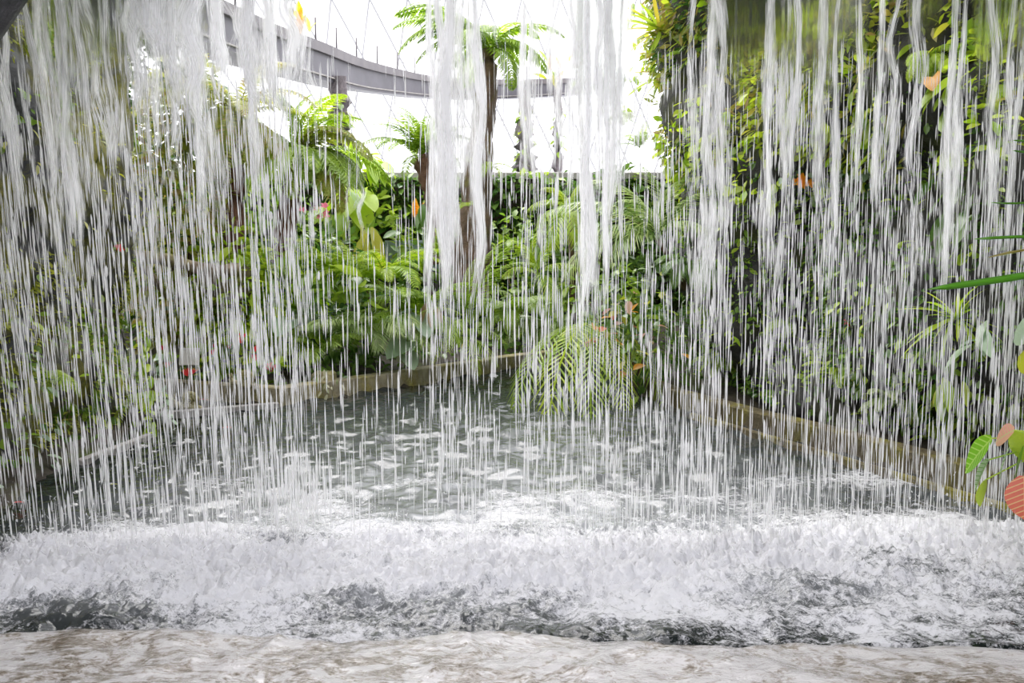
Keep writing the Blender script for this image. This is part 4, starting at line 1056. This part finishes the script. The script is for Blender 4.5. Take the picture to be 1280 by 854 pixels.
wall_vine('vine of tiny leaves hanging from the red flower toward the kerb', [(1085, 380), (1085, 420), (1082, 460), (1084, 490)], 16, .055, 'leaf_bright')
wall_vine('curved yellow tendril hanging under the upper right leaves', [(1243, 50), (1246, 80), (1240, 105), (1228, 118)], 7, .09, 'leaf_yellow')
wall_vine('vine with dim leaves dangling at the right edge of the rock', [(1262, 140), (1258, 190), (1256, 240), (1260, 290)], 14, .09, 'leaf_mid')
wall_vine('trailing vine between the far right kerb and the palm', [(955, 280), (958, 330), (952, 380), (956, 430)], 16, .07, 'leaf_mid')

# strap-leaved plant and caladium reaching in from the right edge, nearer than the rock
sb = W(1330, 335, 4.0)
t = thing('strap_leaf_plant', 'long green strap leaves reaching in from the right edge', 'plant', sb)
def strap(t, base, pts, w, mat):
    P = [W(*q) - base for q in pts]; sp = smooth_path([tuple(p) for p in P], 14)
    V, F = [], []
    for i, c in enumerate(sp):
        f = i / 13; ww = w * min(1, (1 - f) * 5 + .05) * (0.75 + .25 * (1 - f))
        V += [c + np.array([0, .012, ww / 2]), c + np.array([0, -.010, 0]), c + np.array([0, .012, -ww / 2]), c + np.array([0, .004, 0])]
    for i in range(13):
        for k in range(4): F.append((i * 4 + k, i * 4 + (k + 1) % 4, i * 4 + 4 + (k + 1) % 4, i * 4 + 4 + k))
    link('blade', mesh_np('blade', V, F, mat, True), t)
strap(t, sb, [(1330, 335, 4.0), (1280, 345, 3.9), (1220, 354, 3.85), (1160, 362, 3.8)], .040, 'blade')
strap(t, sb, [(1330, 300, 4.0), (1290, 296, 3.9), (1250, 297, 3.9), (1218, 299, 3.9)], .018, 'blade')
strap(t, sb, [(1330, 290, 4.0), (1290, 310, 3.95), (1262, 316, 3.9), (1236, 322, 3.9)], .014, 'fern_olive')
strap(t, sb, [(1330, 240, 4.0), (1290, 252, 3.95), (1265, 254, 3.9), (1240, 253, 3.9)], .012, 'blade')
strap(t, sb, [(1330, 180, 4.0), (1300, 178, 3.95), (1285, 176, 3.9), (1268, 175, 3.9)], .014, 'blade')
strap(t, sb, [(1330, 190, 4.0), (1300, 191, 3.95), (1285, 190, 3.9), (1268, 188, 3.9)], .014, 'blade')
def root_stem(t, base, pts, rad):
    link('stem', tube_mesh('stem', [tuple(Vector(p) - Vector(base)) for p in pts], rad, 'stem', 7), t)
def rock_right(y, z):
    p, n, i, d = BV.ray_cast(Vector((0, y, z)), Vector((1, 0, 0))); return p
q = rock_right(4.3, sb.z - .25)
root_stem(t, sb, [q + Vector((.05, 0, -.05)), (q + sb) / 2 + Vector((0, 0, -.02)), sb], [.03, .028, .02])
for k in range(9):                                                   # the rest of its tuft, out of the frame at the right
    a = random.uniform(-.9, .9)
    link('blade', leaf_mesh('strap', 'blade', k % 5), t, (sb - sb) + Vector((.02, .02, 0)), (random.uniform(-.4, .4), -random.uniform(.1, 1.1), a), (random.uniform(.45, .7), .8, .6))
cb = W(1345, 560, 4.15)
t = thing('caladium', 'caladium with veined green, white and pink leaves at the right edge', 'plant', cb)
q = rock_right(4.4, .45)
root_stem(t, cb, [q + Vector((.05, 0, -.1)), (q * .6 + cb * .4) + Vector((0, 0, .05)), cb], [.03, .025, .015])
for k in range(8):
    f = k / 8; p_ = (q - cb) * f
    link('leaf', leaf_mesh('heart', ['veined_green', 'veined', 'leaf_mid'][k % 3] if 'veined' in M else 'leaf_mid', k % 5), t, p_ + Vector((0, 0, .06)), (random.uniform(-.4, .4), random.uniform(.1, .6), -math.pi / 2 + random.uniform(-.9, .9)), .18)
def cal_leaf(tip_px, base_px, Y, mat, var, roll=0.0, kind='oval', name='leaf'):
    b, e = W(base_px[0], base_px[1], Y), W(tip_px[0], tip_px[1], Y - .05)
    d = e - b; L = d.length * 1.02
    x = d.normalized(); y = Vector((0, -1, 0.25)); z = x.cross(y).normalized()   # blade faces the viewer
    y2 = z.cross(x).normalized()
    m = Matrix((x, z, y2)).transposed()
    o = link(name, leaf_mesh(kind, mat, var), t, b - cb, None, (L, L * (1.5 if kind == 'oval' else 1), L * .6)); o.rotation_euler = m.to_euler()
    vs = [(0, 0, .004), (.45, 0, -.035), (.96, 0, -.27)]
    link('stalk', tube_mesh('stalk', [tuple(b - cb), tuple((b - cb) * .6 + Vector((0, .02, .02))), (0, 0, 0)], .004, 'fern_bright', 5), t)
    return o
cal_leaf((1201, 588), (1240, 548), 4.1, 'veined_green', 0)
cal_leaf((1212, 612), (1236, 575), 4.05, 'veined', 1)
cal_leaf((1222, 632), (1232, 600), 4.08, 'leaf_bright', 2)
cal_leaf((1245, 598), (1262, 560), 4.12, 'veined', 3)
cal_leaf((1240, 550), (1268, 538), 4.05, 'leaf_pink', 1)
cal_leaf((1282, 650), (1281, 595), 3.9, 'leaf_red', 2, kind='oval')
cal_leaf((1262, 600), (1285, 555), 4.1, 'leaf_mid', 0)
cal_leaf((1290, 575), (1265, 540), 4.1, 'leaf_bright', 4)
cal_leaf((1262, 425), (1300, 405), 4.2, 'leaf_grey', 1, kind='heart')
cal_leaf((1270, 445), (1305, 455), 4.2, 'leaf_yellow', 2)

# ---- left rock face
def wl(name, label, px, py, *a, **k):
    p, n = on(px, py); return leafy(name, label, p, n, *a, **k)
wl('rock_plant', 'cream-edged creeper leaves at the upper left of the rock face', 182, 105, 18, .15, .55, 'lance', mats=['leaf_mid', 'fern_olive', 'leaf_cream'], droop=.5)
wl('rock_plant', 'upper patch of cream variegated leaves on the left rock', 172, 190, 22, .13, .5, 'oval', mats=['leaf_cream', 'leaf_mid'])
wl('rock_plant', 'middle patch of cream variegated leaves on the left rock', 190, 235, 24, .14, .5, 'oval', mats=['leaf_cream', 'leaf_mid'])
wl('rock_plant', 'olive leaves clinging to the rock near the left edge', 118, 205, 16, .10, .5, 'oval', mats=['fern_olive', 'leaf_yellow', 'moss'])
wl('rock_plant', 'yellow-green leaf fringe beside the bare left rock', 60, 240, 18, .09, .5, 'lance', mats=['moss', 'leaf_yellow'])
wl('rock_plant', 'pale leaves low on the left rock beside the log', 195, 330, 20, .10, .4, 'oval', mats=['leaf_cream', 'leaf_mid'])
wl('rock_plant', 'white and green small leaves below the log end', 190, 400, 22, .09, .45, 'oval', mats=['leaf_cream', 'leaf_mid', 'leaf_grey'])
wl('rock_plant', 'bright green leaves near the foot of the left rock', 140, 480, 22, .11, .45, 'lance', mats=['leaf_bright', 'leaf_yellow'])
wl('rock_plant', 'yellow-green leaf clump at the foot of the left rock', 118, 525, 18, .13, .35, 'lance', mats=['leaf_bright', 'leaf_yellow'], droop=.9)
wl('rock_plant', 'dark leaves in the lower left corner of the rock', 20, 470, 24, .10, .5, 'oval', mats=['leaf_mid', 'leaf_dark'])
wl('rock_plant', 'green leaves at the left edge halfway down', 15, 425, 22, .09, .4, 'oval', mats=['leaf_bright', 'leaf_mid'])
wl('rock_plant', 'dark and silvery leaves above the water at the far left', 30, 560, 22, .10, .5, 'oval', mats=['leaf_dark', 'leaf_grey'])
p, n = on(205, 130); fern('fern', 'fern hanging high on the left rock', p, .5, 8, 'fern', 'fern', (-50, 10), (200, 380))
p, n = on(225, 270); fern('fern', 'narrow olive fern beside the middle of the left rock', p, .55, 8, 'sword', 'fern_olive', (-50, 20), (200, 380))
p, n = on(160, 500); fern('fern', 'bright fern at the water line of the left rock', p, .4, 8, 'fern', 'fern_bright', (-30, 20), (200, 380))
p, n = on(60, 465); fern('fern', 'mossy bright fern low on the left rock', p, .35, 7, 'fern', 'fern_bright', (-40, 10), (220, 380))
for i, (px, py, lab) in enumerate(((152, 305, 'tiny red flowers on the left rock above the log'), (180, 318, 'red blossoms touching the mossy log'), (216, 340, 'single red blossom right under the log'))):
    p, n = on(px, py); flower_plant('flowering_creeper', lab, p + n * .05, 3, .045, 'flower_red', .12, 6, 'leaf_mid', .07)
vine('vine', 'vine of round pale leaves hanging at the left water line', [tuple(W(*q)) for q in ((178, 400, 7.9), (182, 450, 7.7), (186, 500, 7.5), (190, 550, 7.2))], 34, .10, 'heart', 'leaf_bright')
vine('vine', 'second leafy strand right of the round-leaved vine', [tuple(W(*q)) for q in ((200, 440, 8.2), (204, 490, 8.0), (214, 530, 7.6))], 16, .10, 'heart', 'leaf_grey')
lg = [W(*q) for q in ((118, 330, 8.6), (170, 322, 9.0), (215, 326, 9.4), (262, 338, 9.6), (300, 336, 9.7))]
b0 = lg[0]; t = thing('mossy_log', 'mossy log lying across the bank left of the fern row', 'log', b0)
link('trunk', tube_mesh('trunk', [tuple(p - b0) for p in smooth_path([tuple(q) for q in lg], 16)], [.075 * (1 + .15 * math.sin(i * 1.9)) for i in range(16)], 'log', 10), t)
link('branch', tube_mesh('branch', [tuple(p - b0) for p in (W(170, 325, 9.0), W(190, 345, 9.2), W(208, 372, 9.4))], [.05, .04, .025], 'log', 8), t)
rb = W(282, 345, 10.2)
t = thing('mossy_rock', 'rock with a bright green moss cap on the left bank', 'rock', rb - Vector((0, 0, .35)))
u, v = np.meshgrid(np.linspace(0, 2 * np.pi, 24, endpoint=False), np.linspace(-.98, .98, 14), indexing='ij')
rad = 1 + .35 * fbm(np.cos(u) * 1.5, np.sin(u) * 1.5, v * 1.5, 4, 91)
cv = np.sqrt(1 - v * v)
RV = np.stack([.34 * rad * cv * np.cos(u), .25 * rad * cv * np.sin(u), .30 + .26 * rad * v], 2).reshape(-1, 3)
RF = grid_faces(24, 14); wrap = np.array([[23 * 14 + j, j, j + 1, 23 * 14 + j + 1] for j in range(13)])
link('stone', mesh_np('stone', RV, np.concatenate([RF, wrap]), 'log', True), t)
V, F, *_ = leaf_cloud_vf(500, (.36, .28, .08), .06, 'lance', 5, .2); stuff(link('moss_cap', mesh_np('moss_cap', V + np.array([0, 0, .56]), F, 'leaf_bright', True), t))

# ---- left planter: sign, red flowers, snails
sp_ = W(238, 474, 9.35); sgn = thing('garden_sign', 'small pale blank-looking sign on a post at the left planter', 'sign', sp_)
link('post', mesh_np('post', *box_vf(.025, .02, .20), 'sign'), sgn, (0, 0, -.02))
link('sign_plate', mesh_np('sign_plate', *box_vf(.235, .012, .205, .003), 'sign'), sgn, (0, -.016, .17), (-.25, 0, .06))
def anthurium(label, loc, n_l, n_f, ls, spread, fl=.085):
    t = leafy('anthurium', label, loc, (0, -1, .5), n_l, ls, spread, 'heart', 'leaf_mid', cat='flower', mats=['leaf_mid', 'leaf_bright'], reach=.25)
    r = random.Random(n_f + int(loc[0] * 100))
    for i in range(n_f):
        p = (r.gauss(0, .5) * spread, -r.uniform(.1, .28), r.uniform(0, .9) * spread)
        f = link('flower', leaf_mesh('heart', 'flower_red', i % 5), t, p, (r.uniform(-.4, .4), .5, -math.pi / 2 + r.uniform(-.6, .6)), fl * r.uniform(.9, 1.25))
        link('spadix', cached('spadix', lambda: tube_mesh('spadix', [(0, 0, 0), (.2, 0, .35), (.3, 0, .6)], [.07, .07, .03], 'leaf_yellow', 6)), f)
    return t
anthurium('tall clump of red anthurium flowers beside the stone snail', W(300, 444, 9.6), 26, 8, .19, .34)
anthurium('low anthurium leaves right of the kerb snail', W(335, 468, 9.6), 16, 2, .17, .22)
anthurium('single red anthurium beside the sign post', W(254, 466, 9.5), 4, 2, .12, .08)
anthurium('pale anthurium clump behind the sign', W(215, 452, 10.0), 14, 2, .14, .28)
def snail(label, px, py, Y, rad, face=1):
    b = W(px, py, Y); t = thing('stone_snail', label, 'sculpture', b)
    # shell: a coiled tube winding inward and standing out of its plane
    P, R = [], []
    n = 74
    for i in range(n + 1):
        f = i / n; a = face * (f * 2 * math.pi * 3.1 - 1.4); q = rad * (1 - f) ** 0.85 * .80
        P.append((q * math.cos(a), -.035 * f * rad / .1, rad + q * math.sin(a))); R.append(rad * (.20 * (1 - f) + .045))
    link('shell', tube_mesh('shell', P, R, 'snail', 8), t)
    hx = -face * rad * 1.55
    link('body', tube_mesh('body', [(face * rad * 1.3, 0, .02), (face * rad * .3, 0, .035), (-face * rad * .9, 0, .04), (hx, 0, rad * .55), (hx - face * .02, 0, rad * .95)],
                           [.012, rad * .34, rad * .36, rad * .36, rad * .22], 'snail', 10), t)
    for s in (-.25, .25):
        link('eye_stalk', tube_mesh('eye_stalk', [(hx, s * rad, rad * .9), (hx - face * .02, s * rad * 1.4, rad * 1.5)], [.012, .008], 'snail', 6), t)
snail('mossy stone snail sitting on the planter kerb', 308, 484, 9.0, .105, 1)
snail('mossy stone snail standing in the shallow left recess', 238, 512, 8.45, .105, 1)
rb = W(404, 478, 9.6); t = thing('mossy_stone', 'yellow mossy stone block on the kerb with a hanging plant', 'rock', rb)
link('block', mesh_np('block', *box_vf(.26, .2, .15, .03), 'snail'), t, (0, .05, -.02))
leafy('hanging_plant', 'pale succulent trailing from the mossy block over the kerb', W(406, 484, 9.45), (0, -1, .1), 16, .10, .18, 'lance', 'leaf_cream', droop=.8)
def floating_leaf(label, px, py, mat, s):
    p = W(px, py, 1.0); d = p - Vector((0, 0, CAM_H)); k = (CAM_H - .05) / -d.z; q = Vector((0, 0, CAM_H)) + d * k
    o = link('fallen_leaf', leaf_mesh('oval', mat, 0), None, q, (0, -.1, .4), s); tag(o, label, 'leaf')
floating_leaf('red fallen leaf at the water edge in the lower left', 16, 629, 'flower_red', .07)
floating_leaf('red petal floating below the left planter', 278, 535, 'flower_red', .09)
floating_leaf('red leaf floating under the planter corner', 335, 499, 'flower_red', .09)
floating_leaf('red leaf beside the snail in the recess', 249, 500, 'flower_red', .10)
floating_leaf('yellow leaf floating in front of the left rock', 138, 606, 'leaf_yellow', .05)
# plants on the walkway
leafy('walkway_plant', 'yellow and orange leaved plant at the left end of the walkway', W(378, 42, 17.3), (0, -1, .5), 12, .34, .22, 'lance', cat='plant', mats=['leaf_orange', 'leaf_yellow', 'leaf_yellow'], droop=-1.0)
leafy('walkway_plant', 'green and orange plant on the right part of the walkway', W(698, 94, 33), (0, -1, .5), 12, .62, .5, 'lance', cat='plant', mats=['leaf_orange', 'fern_olive', 'leaf_mid'], droop=-.8)

# ================================================================== THE WATERFALL
CY = 4.36
fall = thing('waterfall', 'broken white curtain of water falling from the overhang into the pool', 'waterfall', (0, CY, 0.02))
FO = Vector((0, CY, 0.02))
def lean(px):
    return 0.11 * max(0, (560 - px) / 560) - 0.055 * max(0, (px - 760) / 520)
def px_at(x0, y): return x0 + lean(x0) * y
def make_stream(x0, w, yend, strength, depth, seed, ystart=-70):
    """one hanging strand of the curtain: a flattened tube, frayed at its edges and lower end"""
    r = random.Random(seed)
    n, sides = 26, 12
    V, flow, body = [], [], []
    ph = r.uniform(0, 50)
    for i in range(n + 1):
        f = i / n; y = ystart + (yend - ystart) * f
        x = px_at(x0, y) + w * .25 * math.sin(f * 5 + ph) * f + float(vnoise(f * 7 + ph, ph, 0, 5)) * w * .28
        c = W(x, y, depth + .05 * math.sin(f * 3 + ph))
        ww = w / FPX * depth * (.55 + .55 * f ** .6) * (1 + .45 * float(vnoise(f * 6 + ph, 3.3, 0, 9))) * .5
        th = ww * .30
        fade = min(1, (1 - f) * 2.2) * strength
        for k in range(sides):
            a = 2 * math.pi * k / sides
            V.append((c.x + ww * math.cos(a) - FO.x, c.y + th * math.sin(a) - FO.y, c.z - FO.z))
            flow.append((ww * math.cos(a) + ph, (FO.z - c.z), ph + (0 if math.sin(a) >= 0 else 7.7)))
            body.append(fade * (1 - abs(math.cos(a)) ** 2.2))
    F = []
    for i in range(n):
        for k in range(sides):
            k2 = (k + 1) % sides; F.append((i * sides + k, i * sides + k2, (i + 1) * sides + k2, (i + 1) * sides + k))
    me = mesh_np('stream', V, np.array(F), 'stream', True)
    a = me.attributes.new('flow', 'FLOAT_VECTOR', 'POINT'); a.data.foreach_set('vector', np.array(flow, np.float32).ravel())
    a = me.attributes.new('body', 'FLOAT', 'POINT'); a.data.foreach_set('value', np.array(body, np.float32))
    return link('stream', me, fall)
R = random.Random(5)
STREAMS = []          # x0, width, ribbon end, strength, drops
def zone(x0, x1, n, w, yend, st, drops):
    for i in range(n):
        STREAMS.append((x0 + (x1 - x0) * (i + R.uniform(.1, .9)) / n, R.uniform(*w), R.uniform(*yend), st * R.uniform(.8, 1.1), drops))
zone(-60, 330, 28, (18, 40), (230, 620), .90, .28)
zone(150, 372, 10, (24, 46), (110, 260), 1.1, .1)
zone(330, 395, 4, (14, 26), (150, 330), .75, .40)
zone(400, 530, 4, (4, 8), (60, 190), .45, .22)
zone(536, 600, 8, (18, 32), (380, 640), 1.2, .25)
zone(600, 645, 3, (10, 18), (110, 240), .75, .22)
zone(648, 705, 6, (12, 24), (200, 430), .95, .30)
zone(710, 780, 8, (14, 26), (330, 600), 1.15, .25)
zone(782, 850, 4, (6, 12), (120, 300), .6, .5)
for x in (866, 890, 908, 962, 982, 1004, 1028, 1046, 1076, 1098, 1114, 1146, 1190, 1204, 1250, 1266, 1284, 1300):
    STREAMS.append((x + R.uniform(-6, 6), R.uniform(16, 34), R.uniform(360, 660), R.uniform(.80, .98), .7))
for x in (-150, -125, -98, -75, 1322, 1345, 1370, 1395, 1420):
    STREAMS.append((x, R.uniform(14, 30), R.uniform(300, 600), .85, .5))
for i, (x0, w, ye, st, dr) in enumerate(STREAMS):
    make_stream(x0, w, ye, st, CY + R.uniform(-.22, .22), 100 + i)
make_stream(446, 20, 345, .75, CY + .1, 900, 195)
make_stream(430, 12, 330, .7, CY, 901, 205)

# drops pulled long by the fall
def spindles(T, B, rad, sides=4):
    n = len(T); D = B - T
    a = np.stack([np.ones(n), np.zeros(n), np.zeros(n)], 1); b = np.stack([np.zeros(n), np.ones(n), np.zeros(n)], 1)
    M1, M2 = T + D * .25, T + D * .75
    V = [T]
    for m in (M1, M2):
        for k in range(sides):
            t = 2 * math.pi * k / sides + .4; V.append(m + rad[:, None] * (math.cos(t) * a + math.sin(t) * b))
    V.append(B)
    V = np.stack(V, 1); m = 2 + 2 * sides; F = []
    for k in range(sides):
        k2 = (k + 1) % sides
        F += [(0, 1 + k2, 1 + k, 1 + k), (1 + k, 1 + k2, 1 + sides + k2, 1 + sides + k), (m - 1, 1 + sides + k, 1 + sides + k2, 1 + sides + k2)]
    tri, quad = [], []
    for k in range(sides):
        k2 = (k + 1) % sides
        tri += [(0, 1 + k2, 1 + k), (m - 1, 1 + sides + k, 1 + sides + k2), (1 + k, 1 + k2, 1 + sides + k2), (1 + k, 1 + sides + k2, 1 + sides + k)]
    F = (np.array(tri)[None] + (np.arange(n) * m)[:, None, None]).reshape(-1, 3)
    return V.reshape(-1, 3), F
def Wn(px, py, Y):
    r, u = (px - 640) / FPX, (427 - py) / FPX
    k = Y / (CP + u * SP); return np.stack([r * k, Y, CAM_H + (-SP + u * CP) * k], 1)
xs_, ys_, ls_, rs_, ds_ = [], [], [], [], []
for (x0, w, ye, st, dr) in STREAMS:
    n = int(dr * (230 + 11 * w))
    f = rng.random(n) ** .85; y = 40 + 630 * f
    # clumps: drops fall in packets
    cl = vnoise(np.full(n, x0 * .37), y / 38.0, 0, int(x0) & 255) > rng.uniform(-.75, .55, n)
    y = y[cl]; n = len(y); f = (y - 40) / 630
    sig = 4 + 11 * f + .12 * w
    x = x0 + lean(x0) * y + rng.normal(size=n) * sig
    xs_.append(x); ys_.append(y); ls_.append(rng.gamma(2.2, 15.0, n) + 10); rs_.append(rng.gamma(2.5, .15, n) + .22); ds_.append(CY + rng.normal(size=n) * .13)
n = 5500                                                            # loose drops between the strands
x = rng.uniform(-20, 1300, n); y = rng.uniform(60, 660, n)
dens = np.interp(x, [0, 200, 330, 400, 540, 640, 780, 850, 1280], [.7, .55, .40, .32, .22, .24, .38, .85, .95]) * np.interp(y, [300, 480], [1, .75])
k = rng.random(n) < dens; x, y = x[k], y[k]; n = len(x)
xs_.append(x); ys_.append(y); ls_.append(rng.gamma(2.0, 12.0, n) + 8); rs_.append(rng.gamma(2.2, .12, n) + .18); ds_.append(CY + rng.normal(size=n) * .22)
x, y, L, rd, dp = map(np.concatenate, (xs_, ys_, ls_, rs_, ds_))
dp = np.clip(dp, 3.85, 4.9)
ln = 0.11 * np.clip((560 - x) / 560, 0, 2) - 0.055 * np.clip((x - 760) / 520, 0, 2) + rng.normal(size=len(x)) * .012
T = Wn(x, y, dp); B = Wn(x + ln * L, y + L, dp + .004)
k = B[:, 2] > .04
V, F = spindles(T[k] - np.array(FO), B[k] - np.array(FO), rd[k] / FPX * 4.36)
stuff(link('falling_drops', mesh_np('falling_drops', V, F, 'drop', True), fall))
print('drops', k.sum(), 'tris', len(F))

# clear sheets just under the lip, fluted lengthwise
def sheet(x0, x1, y0, y1, depth, seed, amp=.004):
    nx_, nz_ = int((x1 - x0) * 1.6), 14
    u = np.linspace(0, 1, nx_); px = x0 + (x1 - x0) * u
    yb = y1 - (y1 - y0) * .55 * np.clip(.5 + fbm(px / 26.0, px * 0, seed, 3, seed) * 1.1, 0, 1)
    yb = yb * (1 - .5 * (np.abs(u - .5) * 2) ** 4)
    fr, bk = [], []
    for j in range(nz_):
        f = j / (nz_ - 1); y = y0 + (yb - y0) * f
        base = Wn(px + lean((x0 + x1) / 2) * y, y, np.full(nx_, depth) + .03 * np.sin(px / 40 + seed))
        fl = amp * (vnoise(px / 4.5, np.full(nx_, f * 1.3), 0, seed) + .6 * vnoise(px / 11, np.full(nx_, f), 0, seed + 1))
        fl = fl * (1 - f ** 2); th = .005 * (1 - f) ** .8 + .0003
        a = base.copy(); a[:, 1] += fl - th; fr.append(a)
        b = base.copy(); b[:, 1] += .4 * fl + th; bk.append(b)
    fr, bk = np.array(fr), np.array(bk)
    V = np.concatenate([fr.reshape(-1, 3), bk.reshape(-1, 3)]) - np.array(FO)
    g = grid_faces(nz_, nx_); off = nz_ * nx_
    ring = list(range(nx_)) + [j * nx_ + nx_ - 1 for j in range(1, nz_)] + [(nz_ - 1) * nx_ + i for i in range(nx_ - 2, -1, -1)] + [j * nx_ for j in range(nz_ - 2, 0, -1)]
    sd = [(a, b, b + off, a + off) for a, b in zip(ring, ring[1:] + ring[:1])]
    me = mesh_np('water_sheet', V, np.concatenate([g, g[:, ::-1] + off, np.array(sd)]), 'sheet', True)
    bd = np.repeat(1 - sstep(.55, 1.0, np.linspace(0, 1, nz_)), nx_) * np.tile(1 - np.abs(u * 2 - 1) ** 8, nz_)
    at = me.attributes.new('body', 'FLOAT', 'POINT'); at.data.foreach_set('value', np.concatenate([bd, bd]).astype(np.float32))
    link('water_sheet', me, fall)
sheet(30, 275, -70, 150, CY + .10, 3)
sheet(712, 792, -70, 250, CY + .08, 6)
sheet(880, 1088, -70, 170, CY + .10, 8)
sheet(1090, 1180, -70, 90, CY + .06, 9)
sheet(1215, 1310, -70, 150, CY + .04, 10)

# splash thrown up where the curtain lands
n = 3500
sx = rng.uniform(-3.3, 3.3, n); sy = 4.24 + rng.normal(size=n) * .30; sz = .10 + rng.exponential(.06, n)
k = sz < .45; sx, sy, sz = sx[k], sy[k], sz[k]; n = len(sx)
T = np.stack([sx, sy, sz], 1); d = rng.normal(size=(n, 3)) * np.array([.010, .010, .014])
V, F = spindles(T - np.array(FO), T + d - np.array(FO), rng.gamma(2.0, .0008, n) + .0007)
stuff(link('splash_drops', mesh_np('splash_drops', V, F, 'drop', True), fall))
